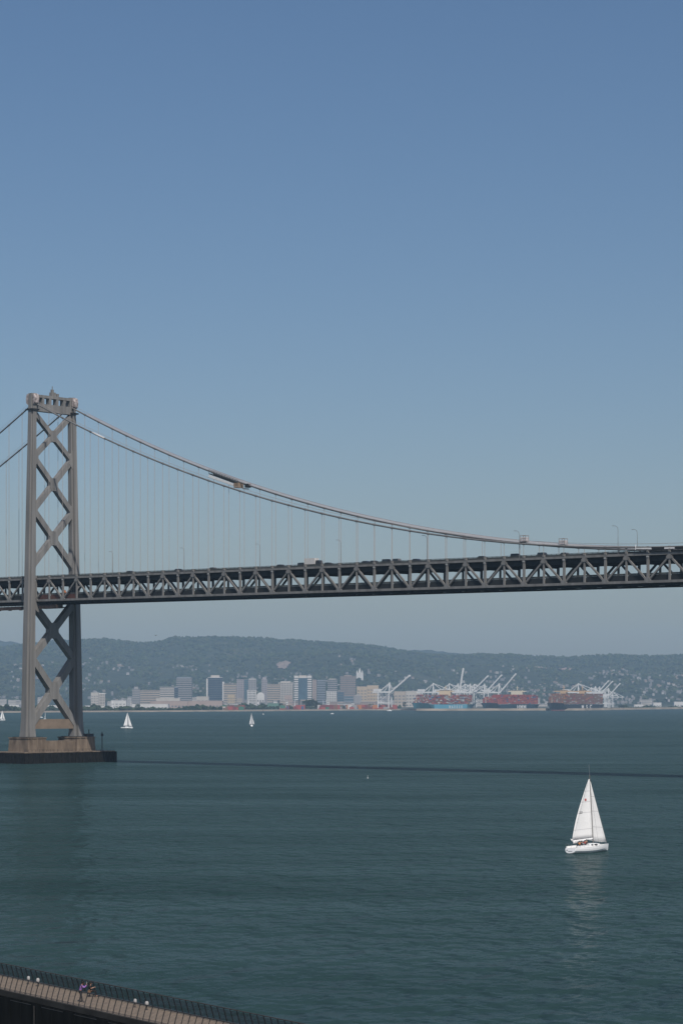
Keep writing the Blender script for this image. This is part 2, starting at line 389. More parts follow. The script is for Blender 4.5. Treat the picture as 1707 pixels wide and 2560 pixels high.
for sg in (1,-1):                       # knees where the third X meets the deck
    gp = MB(); v0 = leg_v(90)-1.7; gp.loft([[L(e*1.3, sg*(v0-p), q) for p,q in ((0,95),(1.2,91),(0.8,87.5),(0,84))] for e in (-1,1)]); gp.build('gusset', ST, tower)
# top portal with openings
pt = MB(); v1 = 10.1
pt.box(-1.3,1.3,-v1,v1,154.9,158.3); pt.box(-1.25,1.25,-v1,v1,161.0,162.2)
for k in range(6):
    vv = -v1 + (2*v1)*k/5; ww = 0.9 if k in (0,5) else 0.62
    pt.box(-1.2,1.2,max(-v1+0.02,vv-ww),min(v1-0.02,vv+ww),158.3,161.0)
pt.build('portal_beam', ST, tower)
pb = MB(); pb.box(-0.9,0.9,-1.0,1.4,162.2,164.0); pb.box(-0.5,0.5,-0.6,0.5,164.0,165.3); pb.beam(L(0,0,165.3),L(0,0,166.8),0.25,0.25); pb.box(-0.8,0.8,1.9,3.2,162.2,163.6)
pb.build('beacon_housing', ST, tower)
sb = MB(); sb.box(-1.2,1.2,-11.2,11.2,14.9,19.2); sb.build('lower_strut', mat('strut_concrete',(0.24,0.185,0.14),0.9,c2=(0.15,0.115,0.085),scale=0.2), tower)
# pier ------------------------------------------------------------
pier = empty('pier', (0,0,0), 0, bridge)
a_, b_ = 13.0, 26.5
fd = MB(); fd.box(-a_,a_,-b_,b_,-2,4.6); fd.build('fender_base', M['fender'], pier)
for face in range(2):
    for k in range(26 if face == 0 else 12):
        q = MB()
        if face == 0: yy = -b_+1.0+2*k*1.02; q.box(a_+0.003,a_+0.22,-yy-0.85,-yy+0.85,-1.0,4.45+0.1*(k%3)); 
        else: xx = -a_+1.1+k*2.16; q.box(xx-0.9,xx+0.9,-b_-0.22,-b_-0.003,-1.0,4.45+0.1*(k%3))
        q.build('fender_plank', M['fender'], pier)
dk = MB(); dk.box(-a_+0.5,a_-0.5,-b_+0.5,b_-0.5,4.6,5.0); dk.build('pier_deck', M['concrete'], pier)
for sg in (1,-1):
    pd = MB(); r0 = [(-6.6,-5.2),(6.6,-5.2),(6.6,5.2),(-6.6,5.2)]; c_ = 14.0*sg
    pd.loft([[L(u*s,c_+v*s,zz) for u,v in r0] for s,zz in ((1.04,5.0),(0.97,11.2))]); p_ = pd.build('pedestal', M['concrete'], pier)
    ps = MB(); ps.loft([[L(u*s,c_+v*s,zz) for u,v in r0] for s,zz in ((0.82,11.2),(0.80,11.5))]); ps.build('bearing_plate', M['steel_dark_shade'], pier)
for sg in (1,-1):
    q = MB(); q.box(-6.75,6.75,-14.0*sg-5.35,-14.0*sg+5.35,10.75,11.25); q.build('coping', M['concrete'], pier)
    for k in (-3.4,0,3.4): q = MB(); q.loft([[L(u*1.0+e*0.0, 14.0*sg+k+w_, zz) for u,w_ in ((6.5*f_,-0.35),(6.5*f_+0.28,-0.35),(6.5*f_+0.28,0.35),(6.5*f_,0.35))] for f_,zz in ((1.035,5.0),(0.975,10.75)) for e in (0,)]); q.build('buttress', M['concrete'], pier)
q = MB()
for k in range(26): v_ = -b_+0.8+k*(2*b_-1.6)/25; q.box(a_-0.85,a_-0.78,-v_-0.04,-v_+0.04,5.0,6.1)
for zz in (5.55,6.1): q.box(a_-0.84,a_-0.79,-b_+0.8,b_-0.8,zz-0.03,zz+0.03)
q.build('guard_rail', M['steel_dark_shade'], pier)
cw = MB(); cw.box(-3.2,5.2,-8.9,8.9,5.0,9.6); cw.build('connecting_wall', M['concrete'], pier)
cb = MB(); cb.box(3.0,6.0,9.6+5.6,9.6+9.4,11.2,12.6); cb.beam(L(5,-17,12.6),L(5,-17,14.5),0.3,0.3); cb.build('equipment_box', M['dark'], pier)
# deck ------------------------------------------------------------
GR = math.atan(0.0082)
ZR = 82.2 + 0.0082*28.3                   # rail top at u = 0
UL, UR = -172.0, 560.0
def deck_empty(name): 
    e = empty(name, (0,0,ZR), 0, bridge); e.rotation_euler = (0, GR, 0); return e
AP0, PAN = 10.0, 18.29                    # an apex of the truss, apex spacing
upper = deck_empty('upper_deck')
MB().box(UL,UR,-9.2,9.2,-1.3,-1.02).build('roadway', M['road'], upper)
for v in (-5.2,-1.7,1.7,5.2,8.6,-8.6): MB().box(UL,UR,v-0.28,v+0.28,-2.4,-1.302).build('stringer', M['steel_dark_shade'], upper)
for sg in (1,-1):
    rb = MB(); rb.box(UL,UR,-9.75*sg-0.09,-9.75*sg+0.09,-0.16,0.0); rb.box(UL,UR,-9.72*sg-0.03,-9.72*sg+0.03,-1.0,-0.30)
    u = UL
    while u < UR: rb.box(u-0.1,u+0.1,-9.75*sg-0.07,-9.75*sg+0.07,-1.0,-0.161); u += PAN/8
    rl = rb.build('railing', mat('rail_green_grey',(0.06,0.063,0.06),0.7,var=0.2,scale=0.3), upper)
    MB().box(UL,UR,-9.5*sg-0.12,-9.5*sg+0.12,-1.015,-0.62).build('kerb', mat('deck_parapet',(0.085,0.09,0.088),0.8,var=0.2,scale=0.2), upper)
lower = deck_empty('lower_deck')
MB().box(UL,UR,-9.2,9.2,-10.6,-10.3).build('roadway', M['road'], lower)
for v in (-5.2,-1.7,1.7,5.2,8.6,-8.6): MB().box(UL,UR,v-0.28,v+0.28,-11.6,-10.602).build('stringer', M['steel_dark_shade'], lower)
RUST_U = (-2, 32)
for sg in (1,-1):
    for k in range(int((UR-UL)/PAN*2)-1):
        u0 = AP0 - 9*PAN + k*PAN/2
        mm = M['rust'] if (sg == 1 and -8 < u0 < 27) else M['steel_dark_shade']
        q = MB(); q.box(u0+0.25,u0+PAN/2-0.25,-9.3*sg-0.1,-9.3*sg+0.1,-10.54,-8.5); q.build('parapet_panel', mm, lower)
fb_me = {}
def rep(name, mb, m, parent, xs, z=0, y=0):
    me = mb.mesh(name); me.materials.append(m)
    for xx in xs: link(name, me, parent, (xx,y,z))
nodes = [AP0 + k*PAN/2 for k in range(-19,60)]
f1 = MB(); f1.box(-0.25,0.25,-9.6,9.6,-4.2,-2.41); rep('floor_beam', f1, M['steel_dark_shade'], upper, nodes)
f2 = MB(); f2.box(-0.25,0.25,-9.6,9.6,-12.55,-11.61); f2 = MB(); f2.box(-0.25,0.25,-9.6,9.6,-12.05,-11.61); rep('floor_beam', f2, M['steel_dark_shade'], lower, nodes)
f3 = MB(); f3.box(UL,UR,-8.9,-8.3,-12.25,-12.06); f3.box(UL,UR,8.3,8.9,-12.25,-12.06); f3.build('inspection_rail', M['steel_dark_shade'], lower)
# long edge girders below each deck, near-black to paint in their shade
for sg in (1,-1):
    MB().box(UL,UR,-9.05*sg-0.1,-9.05*sg+0.1,-3.9,-2.42).build('edge_girder', M['steel_dark_shade'], upper)
    MB().box(UL,UR,-9.05*sg-0.1,-9.05*sg+0.1,-12.2,-11.62).build('edge_girder', M['steel_dark_shade'], lower)
    lr = MB(); lr.box(UL,UR,-9.3*sg-0.05,-9.3*sg+0.05,-8.46,-7.9)
    lr.build('lower_railing', bpy.data.materials['rail_green_grey.001'] if 'rail_green_grey.001' in bpy.data.materials else bpy.data.materials['rail_green_grey'], lower)
for sg in (1,-1):
    tr = deck_empty('stiffening_truss'); V = -10.0*sg
    MB().box(UL,UR,V-0.45,V+0.45,-1.85,-1.05).build('top_chord', ST, tr)
    MB().box(UL,UR,V-0.45,V+0.45,-11.45,-10.55).build('bottom_chord', ST, tr)
    me_p = MB().box(-0.33,0.33,V-0.3,V+0.3,-10.55,-1.85).mesh('post'); me_p.materials.append(ST)
    me_q = MB().box(-0.42,0.42,V-0.33,V+0.33,-10.55,-1.85).mesh('post'); me_q.materials.append(ST)
    da = MB().beam((0,V,-2.3),(PAN/2,V,-10.8),0.62,0.72,(0,1,0)).mesh('diagonal'); da.materials.append(ST)
    db = MB().beam((0,V,-2.3),(-PAN/2,V,-10.8),0.624,0.724,(0,1,0)).mesh('diagonal'); db.materials.append(ST)
    gt = MB(); gt.loft([[Vector((a,V+e*0.47,b)) for a,b in ((-0.7,-1.86),(0.7,-1.86),(1.25,-2.4),(1.35,-3.1),(0.6,-3.3),(-0.6,-3.3),(-1.35,-3.1),(-1.25,-2.4))] for e in (-1,1)]); gt = gt.mesh('gusset'); gt.materials.append(ST)
    gb = MB(); gb.loft([[Vector((a,V+e*0.47,b)) for a,b in ((-1.5,-11.2),(1.5,-11.2),(1.2,-10.1),(0.6,-9.7),(-0.6,-9.7),(-1.2,-10.1))] for e in (-1,1)]); gb = gb.mesh('gusset'); gb.materials.append(ST)
    hb = MB().box(-0.4,0.4,V-0.55,V+0.55,-1.03,-0.2).mesh('hanger_bracket'); hb.materials.append(ST)
    bk = MB().box(-0.45,0.45,V-0.5,V+0.5,-2.55,-2.0).mesh('bracket'); bk.materials.append(mat('bracket_grey',(0.34,0.34,0.33),0.6) if 'bracket_grey' not in bpy.data.materials else bpy.data.materials['bracket_grey'])
    for k in range(-9,29):
        u0 = AP0 + k*PAN
        for nm, me in (('post',me_p),('diagonal',da),('diagonal',db),('gusset',gt)): link(nm, me, tr, (u0,0,0))
        link('post', me_q, tr, (u0+PAN/2,0,0)); link('bracket', bk, tr, (u0+PAN/2,0,0)); link('gusset', gb, tr, (u0+PAN/2,0,0)); link('hanger_bracket', hb, tr, (u0+PAN/2,0,0)); link('hanger_bracket', hb, tr, (u0,0,0))
# rust primer lengths beside the tower
MB().box(2.5,27.0,9.52,9.545-0.0,-11.72,-10.72).build('primer_patch', M['rust'], lower)
# cables ------------------------------------------------------------
CV = 10.3; UM, ZM, ZS = 356.0, 80.2, 158.6
def cable_z(u):
    if u >= 0: return ZM + (ZS-ZM)*((UM-u)/UM)**2
    return ZS + 0.5*u + 0.00055*u*u
def net_mat():
    m = bpy.data.materials.new('pale_net'); m.use_nodes = True; n = m.node_tree.nodes; l = m.node_tree.links
    b = n['Principled BSDF']; b.inputs['Base Color'].default_value = (0.72,0.60,0.57,1); b.inputs['Roughness'].default_value = 0.9; b.inputs['Alpha'].default_value = 0.36; return m
M['net'] = net_mat()
for sg in (1,-1):
    us = list(np.arange(-168,0.1,6.0)) + list(np.arange(6,559,6.0))
    cb = MB(); cb.tube([L(u,CV*sg,cable_z(u)) for u in us], 0.34, 10); ca = cb.build('main_cable', M['cable'], bridge, smooth=True)
    for u in nodes:
        if u < -165 or abs(u) < 4: continue
        sl = Vector((1,0,(cable_z(u+1)-cable_z(u-1))/2)).normalized(); c0 = L(u,CV*sg,cable_z(u))
        MB().tube([c0-sl*0.45,c0+sl*0.4],0.44,10).build('cable_band', M['cable'], ca)
    for vv in (-0.55,0.55):
        MB().tube([L(u,CV*sg+vv,cable_z(u)+1.25) for u in us if abs(u)>5 or True],0.035,4).build('hand_rope', M['rope'], ca)
    hm = MB(); hm.tube([(0.0,-0.13,0),(0.0,-0.13,1)],0.056,4); hm.tube([(0.0,0.13,0),(0,0.13,1)],0.056,4)
    hme = hm.mesh('hanger'); hme.materials.append(M['rope'])
    for u in nodes:
        if u < -166 or abs(u) < 7: continue
        z0 = ZR - 0.0082*u - 0.6; z1 = cable_z(u)-0.38
        if z1 - z0 < 0.4: continue
        h_ = link('hanger', hme, bridge, L(u,CV*sg,z0)); h_.scale = (1,1,z1-z0)
    if sg == -1:
        for e in (-0.55,0.55):
            q = MB(); uu = [u for u in us if 8 <= u]
            q.loft([[L(u,CV*sg+e,cable_z(u)+0.35) for u in uu],[L(u,CV*sg+e,cable_z(u)+1.3) for u in uu]], cap=False, closed=False)
            q.build('safety_net', M['net'], ca)
    else:
        uA, uB = u_at(231.5,CV), u_at(262,CV)
        MB().tube([L(u,CV*sg,cable_z(u)+0.03) for u in np.linspace(uA,uB,4)],0.46,10).build('white_sleeve', mat('dull_sheeting',(0.52,0.51,0.50),0.8,var=0.12,scale=0.8), ca, smooth=True)
# channel light on the pier corner
q = MB(); q.beam(L(a_-2.5,-b_+6.5,5.0),L(a_-2.5,-b_+6.5,13.5),0.28,0.28); q.box(a_-2.9,a_-2.1,b_-6.9,b_-6.1,11.6,12.6); q.build('marker_post', M['dark'], pier)

# things on the bridge ------------------------------------------------
def on_cable(px, sg): u = u_at(px, CV*sg); return u, cable_z(u)
# hanging work platform under the far cable
uA, zA = on_cable(528,-1); uB, zB = on_cable(600,-1)
wp = empty('work_platform', bw(uA,-CV,zA), BR_ANG); tag(wp, 'long sloping work platform with white sheeting slung under the far cable', 'scaffold')
dU = uB-uA; dZ = zB-zA
q = MB(); 
for e in (-1,1):
    q.beam((0,e*1.2,-0.9),(dU,e*1.2,dZ-0.9),0.18,0.42)
    for k in range(12): t = k/11; q.beam((dU*t,e*1.2,dZ*t-1.1),(dU*t,e*1.2,dZ*t+0.9),0.12,0.12)
    q.beam((0,e*1.2,0.8),(dU,e*1.2,dZ+0.8),0.1,0.1)
q.build('frame', M['steel_dark_shade'], wp)
q = MB(); q.beam((0,-1.34,-1.75),(dU*0.9,-1.34,dZ*0.9-1.75),0.16,0.95); q.build('white_sheeting', M['white_wrap'], wp)
q = MB(); q.box(dU*0.88,dU*1.03,-1.6,1.6,dZ-2.3,dZ-0.3); q.build('tan_cabin', mat('tan_ply',(0.25,0.18,0.125),0.8,var=0.2,scale=1), wp)
uC, zC = on_cable(620,-1)
q = MB(); q.box(-0.9,0.9,-0.9,0.9,-1.1,0.5); q.beam((-3.0,0,-1.3),(0.5,0,-1.7),0.5,0.35); o = q.build('cable_clamp', M['steel_dark_shade'], None, loc=bw(uC,-CV,zC)); o.rotation_euler.z = BR_ANG
tag(o, 'small dark clamp on the far cable just right of the sheeted platform', 'clamp')
for px, lb in ((1310,'grey cable trolley left of its twin on the far cable'),(1407,'grey cable trolley right of its twin on the far cable')):
    u, zc = on_cable(px,-1); t = empty('cable_trolley', bw(u,-CV,zc), BR_ANG); tag(t, lb, 'trolley', 'trolleys on the far cable')
    for e in (-1,1):
        q = MB()
        for a in (-1,1): q.beam((a*1.3,e*0.9,0.45),(a*1.3,e*0.9,3.0),0.16,0.16)
        q.beam((-1.3,e*0.9,3.0),(1.3,e*0.9,3.0),0.18,0.18); q.beam((-1.3,e*0.9,1.9),(1.3,e*0.9,1.9),0.14,0.14); q.build('side_frame', M['rope'], t)
    q = MB(); q.box(-1.45,1.45,-1.0,1.0,0.45,0.75); q.build('floor', M['steel_dark_shade'], t)
    q = MB(); q.box(-1.25,1.25,-0.85,0.85,1.0,2.4); q.build('canvas_screen', M['net'], t)
uA = u_at(1591,CV); uB = 371.0; cp = empty('cable_platform', bw(uA,CV,cable_z(uA)), BR_ANG); tag(cp, 'dark boarded work platform with white strips on the near cable at the right edge', 'scaffold')
dz_ = lambda u: cable_z(uA+u)-cable_z(uA)
q = MB()
for k in range(4):
    a0 = k*7.0; 
    q.beam((a0,-0.75,dz_(a0)-0.75),(a0+6.6,-0.75,dz_(a0+6.6)-0.75),0.08,0.12); q.beam((a0,-0.75,dz_(a0)+0.1),(a0+0.01,-0.75,dz_(a0)-1.2),0.1,0.1)
q.build('frame', M['steel_dark_shade'], cp)
for a0,a1 in ((6.8,12.0),(16.5,24.5)): q = MB(); q.beam((a0,-0.72,dz_(a0)-0.45),(a1,-0.72,dz_(a1)-0.45),0.06,1.0); q.build('dark_screen', M['steel_dark_shade'], cp)
for a0,a1 in ((0.2,6.6),(12.2,16.3)): q = MB(); q.beam((a0,-0.82,dz_(a0)-0.35),(a1,-0.82,dz_(a1)-0.35),0.06,0.34); q.build('white_strip', M['white_wrap'], cp)
MB().beam((0,-0.8,-0.9),(0,-0.8,1.0),0.18,0.18).build('end_post', M['white_wrap'], cp)
# scaffold under the deck by the tower
def deck_at(u): return ZR - 0.0082*u
sc_ = empty('scaffold', bw(-50,10,0), BR_ANG); tag(sc_, 'dark brown painting scaffold slung beneath the deck left of the tower', 'scaffold')
zb = deck_at(-20)-12.75
q = MB(); q.box(0,50,-0.6,20.6,zb-1.0,zb-0.75)
q.build('platform', mat('scaffold_board',(0.085,0.06,0.05),0.9,var=0.4,scale=0.6), sc_)
q = MB()
for k in range(21): q.box(k*2.5-0.05,k*2.5+0.05,-0.75,-0.65,zb-1.3,zb+0.3)
q.box(0,50,-0.74,-0.66,zb-0.35,zb-0.25); q.box(0,50,-0.74,-0.66,zb+0.2,zb+0.3); q.build('guard_rail', M['steel_dark_shade'], sc_)
q = MB()
for k in range(20): q.box(k*2.5+0.06,k*2.5+2.44,-0.64,-0.58,zb-2.3-0.25*(k%3==1),zb-0.76)
q.build('hanging_sheet', mat('brown_sheet',(0.05,0.035,0.03),0.9,var=0.5,scale=0.4), sc_)
sc2 = empty('scaffold', bw(3.5,10,0), BR_ANG); tag(sc2, 'rusty brown painting scaffold slung beneath the deck right of the near tower leg', 'scaffold')
zb = deck_at(5)-12.75
q = MB(); q.box(0,11.5,-0.6,3.4,zb-1.9,zb-0.3); q.build('platform', bpy.data.materials['brown_sheet'], sc2)
q = MB()
for k in range(6): q.box(k*2.2,k*2.2+0.12,-0.75,-0.65,zb-1.6,zb+0.4)
q.box(0,11.5,-0.74,-0.66,zb-0.4,zb-0.28); q.build('guard_rail', M['steel_dark_shade'], sc2)
o = MB().loft([[Vector((x_*s,y_*s,z_)) for x_,y_ in ((-0.9,-0.6),(0.9,-0.6),(0.7,0.6),(-0.7,0.6))] for s,z_ in ((0.9,0),(1,1.0),(0.7,2.6),(0.25,3.6))]).build('orange_tarpaulin', mat('orange_tarp',(0.42,0.15,0.06),0.8,var=0.3,scale=0.8), None, loc=bw(u_at(163,8.4),8.4,deck_at(20)-10.28))
o.rotation_euler.z = BR_ANG; tag(o, 'orange tarpaulin hanging on the lower deck beside the far tower leg', 'tarpaulin')

# street lamps
lamp0 = None
ORD = ['first','second','third','fourth','fifth','sixth','seventh']
def lamp_parts(t):
    q = MB(); q.tube([(0,0,0),(0,0,3),(0,0,8.6)],[0.105,0.09,0.06],6); q.build('pole', M['lampgrey'], t)
    q = MB(); q.tube([(0,0,8.6),(-0.25,0,9.4),(-0.9,0,9.9),(-1.7,0,10.05)],[0.075,0.07,0.06,0.05],6); q.build('arm', M['lampgrey'], t)
    q = MB(); q.box(-2.4,-1.65,-0.17,0.17,9.93,10.1); q.build('lamp_head', M['alu'], t)
for k in range(7):
    u = 28.3 + 18.29*(1.27+2.42*k); loc = bw(u, 9.9, deck_at(u)-1.03)
    lb = ORD[k]+' street lamp to the right of the tower on the near bridge railing'
    if lamp0 is None: lamp0 = t = empty('street_lamp', loc, BR_ANG); lamp_parts(t)
    else: t = copy_tree(lamp0); t.location = loc
    tag(t, lb, 'street lamp', 'street lamps on the bridge')
u = u_at(1592,-9.9); t = copy_tree(lamp0); t.location = bw(u,-9.9,deck_at(u)-1.03); tag(t, 'thin street lamp on the far railing near where the cables meet the deck','street lamp','street lamps on the bridge')

# vehicles
def car_parts(t, paint, suv=False):
    h1 = 0.95 if not suv else 1.1; h2 = 1.48 if not suv else 1.85
    prof = [(-2.2,0.35),(2.2,0.35),(2.25,0.75),(1.2,h1),(0.55,h2) if not suv else (0.75,h2),(-1.2,h2) if not suv else (-1.9,h2),(-1.95,h1) if not suv else (-2.15,h1),(-2.2,0.8)]
    q = MB(); q.loft([[Vector((a,e*0.88,b)) for a,b in prof] for e in (-1,1)]); q.build('body', paint, t)
    q = MB(); 
    for e in (-1,1): q.box(-1.55,0.75,e*0.885-0.012,e*0.885+0.012,h1+0.02,h2-0.12)
    q.build('side_window', M['glassd'], t)
    for a in (-1.35,1.4):
        for e in (-1,1):
            q = MB(); q.tube([(a,e*0.72,0.33),(a,e*0.92,0.33)],0.33,10); q.build('wheel', M['black'], t)
PAINTS = [mat('car_'+nm, c, 0.35, spec=0.5) for nm, c in (('charcoal',(0.03,0.032,0.036)),('navy',(0.02,0.03,0.06)),('grey',(0.12,0.12,0.125)),('black',(0.012,0.012,0.014)))]
CARS = [(327,0,0,'dark low car on the bridge nearest the tower'),(448,3,0,'dark car on the bridge between the second and third towerward lamps'),(535,2,0,'grey car on the bridge just right of the second lamp'),(703,0,0,'lone charcoal car on the bridge left of the white truck'),(757,3,1,'black van driving close behind the white box truck'),(822,0,0,'charcoal car just ahead of the white box truck'),(916,1,0,'navy car leading the bunch of cars at mid bridge, leftmost of them'),(936,0,0,'charcoal car second from left in the bunch at mid bridge'),(968,3,1,'tall black car in the middle of the bunch at mid bridge'),(994,2,1,'grey car with pale windscreen, rightmost of the mid bridge bunch'),(1042,1,0,'navy car alone right of the mid bridge bunch'),(1206,0,0,'charcoal car left of the fifth street lamp'),(1290,3,1,'large black sport utility car beside the sixth street lamp'),(1357,0,1,'charcoal car between the two cable trolleys'),(1413,2,0,'grey car below the right cable trolley')]
for px, pc, suv, lb in CARS:
    u = u_at(px, 7.6); t = empty('car', bw(u,7.6,deck_at(u)-1.015), BR_ANG); tag(t, lb, 'car', 'cars crossing the bridge'); car_parts(t, PAINTS[pc], suv)
u = u_at(781,7.4); t = empty('box_truck', bw(u,7.4,deck_at(u)-1.015), BR_ANG); tag(t, 'white box truck driving across the upper bridge deck', 'truck')
MB().box(-3.4,2.3,-1.2,1.2,0.9,3.45).build('cargo_box', mat('truck_white',(0.58,0.565,0.54),0.6,var=0.06,scale=0.5), t)
MB().loft([[Vector((a,e*1.05,b)) for a,b in ((2.7,0.5),(4.8,0.5),(4.8,1.4),(4.3,2.5),(2.7,2.5))] for e in (-1,1)]).build('cab', PAINTS[0], t)
for a in (-2.2,3.7):
    for e in (-1,1): MB().tube([(a,e*0.8,0.48),(a,e*1.1,0.48)],0.48,10).build('wheel', M['black'], t)
MB().box(-3.6,2.8,-0.5,0.5,0.5,0.9).build('chassis', M['dark'], t)

# ------------------------------------------------------------------ haze
HT = 520.0
hz = MB(); hz.box(-13500,13500,-900,17500,-3.0,HT)
def haze_mat():
    m = bpy.data.materials.new('sea_haze'); m.use_nodes = True
    n = m.node_tree.nodes; l = m.node_tree.links; n.clear()
    out = n.new('ShaderNodeOutputMaterial'); v = n.new('ShaderNodeVolumePrincipled')
    v.inputs['Color'].default_value = (0.54,0.77,1.0,1); v.inputs['Density'].default_value = 4.9e-5; v.inputs['Anisotropy'].default_value = 0.0
    l.new(v.outputs[0], out.inputs['Volume']); return m
tag(hz.build('haze', haze_mat()), 'thin blue haze over the bay', kind='stuff')

# ------------------------------------------------------------------ city
ORDS = 'first second third fourth fifth sixth seventh eighth ninth tenth eleventh twelfth thirteenth fourteenth fifteenth sixteenth seventeenth eighteenth nineteenth twentieth'.split()
ORDS += ['twenty-'+q for q in ORDS[:9]] + ['thirtieth'] + ['thirty-'+q for q in ORDS[:9]]
def ground_z(px, d): return 3.0 if d <= D0 else float(hill_z(px, d))
WALLS = {k: mat('wall_'+k, tuple(q*0.84 for q in c), 0.85, var=0.08, scale=0.05, spec=0.2) for k, c in dict(beige=(0.46,0.39,0.32), grey=(0.33,0.32,0.32), lilac=(0.36,0.33,0.34), white=(0.66,0.64,0.61), pink=(0.42,0.33,0.29), brown=(0.30,0.25,0.23), tan=(0.50,0.40,0.29), bluegrey=(0.24,0.27,0.31), pale=(0.52,0.48,0.43), gold=(0.50,0.40,0.27), roofgreen=(0.14,0.25,0.20)).items()}
GLS = {k: mat('glazing_'+k, c, 0.35, var=0.2, scale=0.06, spec=0.5) for k, c in dict(dark=(0.05,0.06,0.07), navy=(0.022,0.042,0.066), teal=(0.05,0.10,0.125), grey=(0.13,0.13,0.135), blue=(0.05,0.09,0.122)).items()}
ROOFM = mat('flat_roof', (0.40,0.38,0.36), 0.9, var=0.15, scale=0.05)
def building(px0, px1, ytop, D, label, wall='beige', glz='grey', floors=None, piers=0, rz=None, name='office_building', style='band', dep=None, top=None, cat='building', extra=None, zbase=None):
    """a block whose front spans the photo columns px0..px1 at distance D; storeys are wall spandrels between recessed glazing"""
    pc = (px0+px1)/2; gz = ground_z(pc, D) if zbase is None else zbase
    W = (px1-px0)*D/F; h = H - (ytop-1748)*D/F - gz
    dep = dep or max(14, W*0.7)
    rz = 0.0 if rz is None else R(rz)
    k = abs(math.cos(rz)) + abs(math.sin(rz))*dep/W; W = W/max(k, 0.3) if rz else W
    dp = dep
    b = empty(name, (P(pc,D).x, D + dp/2, gz), rz); tag(b, label, cat)
    fl = floors or max(3, int(h/7.0)); st = h/fl; hw, hd = W/2, dp/2
    wm, gm = WALLS[wall], GLS[glz]
    MB().box(-hw+0.5,hw-0.5,-hd+0.5,hd-0.5,-6,h-0.6).build('glazing', gm, b)
    if style == 'band':
        me = MB().box(-hw,hw,-hd,hd,0,st*0.5).mesh('spandrel'); me.materials.append(wm)
        for i in range(fl): link('spandrel', me, b, (0,0,i*st))
    elif style == 'pier':
        q = MB(); np_ = piers or max(4, int(W/5))
        me = MB().box(-W/np_*0.24,W/np_*0.24,-hd,-hd+0.6,0,h).mesh('wall_pier'); me.materials.append(wm)
        for i in range(np_): link('wall_pier', me, b, (-hw+(i+0.5)*W/np_,0,0))
        ms = MB().box(-0.3,0.3,-hd,hd,0,h).mesh('end_wall'); ms.materials.append(wm)
        for e in (-1,1): link('end_wall', ms, b, (e*(hw-0.3),0,0))
        me = MB().box(-hw+0.62,hw-0.62,-hd+0.3,hd-0.3,0,st*0.28).mesh('spandrel'); me.materials.append(wm)
        for i in range(fl): link('spandrel', me, b, (0,0,i*st))
    elif style == 'glass':
        me = MB().box(-hw+0.3,hw-0.3,-hd+0.3,hd-0.3,0,st*0.18).mesh('spandrel'); me.materials.append(GLS['grey'])
        for i in range(fl): link('spandrel', me, b, (0,0,i*st))
    elif style == 'flank':
        fw = W*0.24
        for e in (-1,1):
            me = MB().box(-fw/2,fw/2,-hd-1.0,hd+1.0,0,st*0.55).mesh('spandrel'); me.materials.append(wm)
            for i in range(fl): link('spandrel', me, b, (e*(hw-fw/2),0,i*st))
            MB().box(e*(hw-fw/2)-fw/2+0.3,e*(hw-fw/2)+fw/2-0.3,-hd-0.6,hd+0.6,-5,h-0.7).build('flank_glazing', GLS['dark'], b)
            MB().box(e*(hw-fw/2)-fw/2,e*(hw-fw/2)+fw/2,-hd-1.0,hd+1.0,h-0.6,h+7).build('flank_cap', wm, b)
    elif style == 'plain':
        MB().box(-hw,hw,-hd,hd,-5,h-0.62).build('wall', wm, b)
        q = MB(); nwin = max(3,int(W/9)); rows_ = max(1, fl-1)
        me = MB().box(-W/nwin*0.28,W/nwin*0.28,-hd-0.02,-hd+0.3,0,st*0.4).mesh('window'); me.materials.append(GLS['grey'])
        if nwin*rows_ <= 60:
            for i in range(rows_):
                for j in range(nwin): link('window', me, b, (-hw+(j+0.5)*W/nwin,0,i*st+st*0.35))
    MB().box(-hw-0.2,hw+0.2,-hd-0.2,hd+0.2,h-0.6,h+0.9).build('parapet', wm, b)
    MB().box(-hw+0.6,hw-0.6,-hd+0.6,hd-0.6,h+0.9,h+1.0).build('roof', ROOFM, b)
    if top:
        tw, th, tm = top; MB().box(-hw*tw,hw*tw,-hd*0.6,hd*0.6,h+1.0,h+th).build('plant_room', WALLS[tm], b)
    if extra: extra(b, hw, hd, h)
    return b
def tower_room(b, hw, hd, h):
    MB().box(-hw*0.5,hw*0.5,-hd*0.4,hd*0.4,h+1.0,h+8).build('roof_room', WALLS['grey'], b); q = MB(); q.beam((0,0,h+8),(0,0,h+22),0.8,0.8); q.beam((-hw*.9,0,h+9),(hw*.9,0,h+10),0.6,1.2); q.build('mast', M['steel_dark_shade'], b)
def white_edges(b, hw, hd, h):
    MB().box(-hw-5,-hw-0.3,-hd-0.3,hd,-3,h-3).build('white_stair_tower', WALLS['white'], b)
    MB().box(hw+0.3,hw+6.2,-hd-0.3,hd,-3,h*0.86).build('white_stair_tower', WALLS['white'], b)
def vault(b, hw, hd, h):
    q = MB(); q.loft([[Vector((hw*0.8*math.cos(math.pi*k/10), e*hd*0.9, h+1.0+hw*0.55*math.sin(math.pi*k/10))) for k in range(11)] for e in (-1,1)]); q.build('vaulted_roof', WALLS['white'], b)
def pitched(b, hw, hd, h):
    q = MB(); q.loft([[Vector((a,e*(hd+0.5),c)) for a,c in ((-hw-0.6,h+0.91),(hw+0.6,h+0.91),(0,h+5))] for e in (-1,1)]); q.build('pitched_roof', ROOFM, b)
B = building
B(331,350,1723,7600,'slender grey tower block with roof mast, left end of the skyline','grey','grey',style='band',extra=tower_room)
B(350,400,1726,7750,'long beige slab block right of the slender mast tower','beige','grey',style='band')
B(400,436,1718,7650,'pale beige office block left of the grey banded tower','pale','grey',style='band')
B(436,446,1719,7600,'narrow dark blue glass block against the grey banded tower','bluegrey','navy',style='glass')
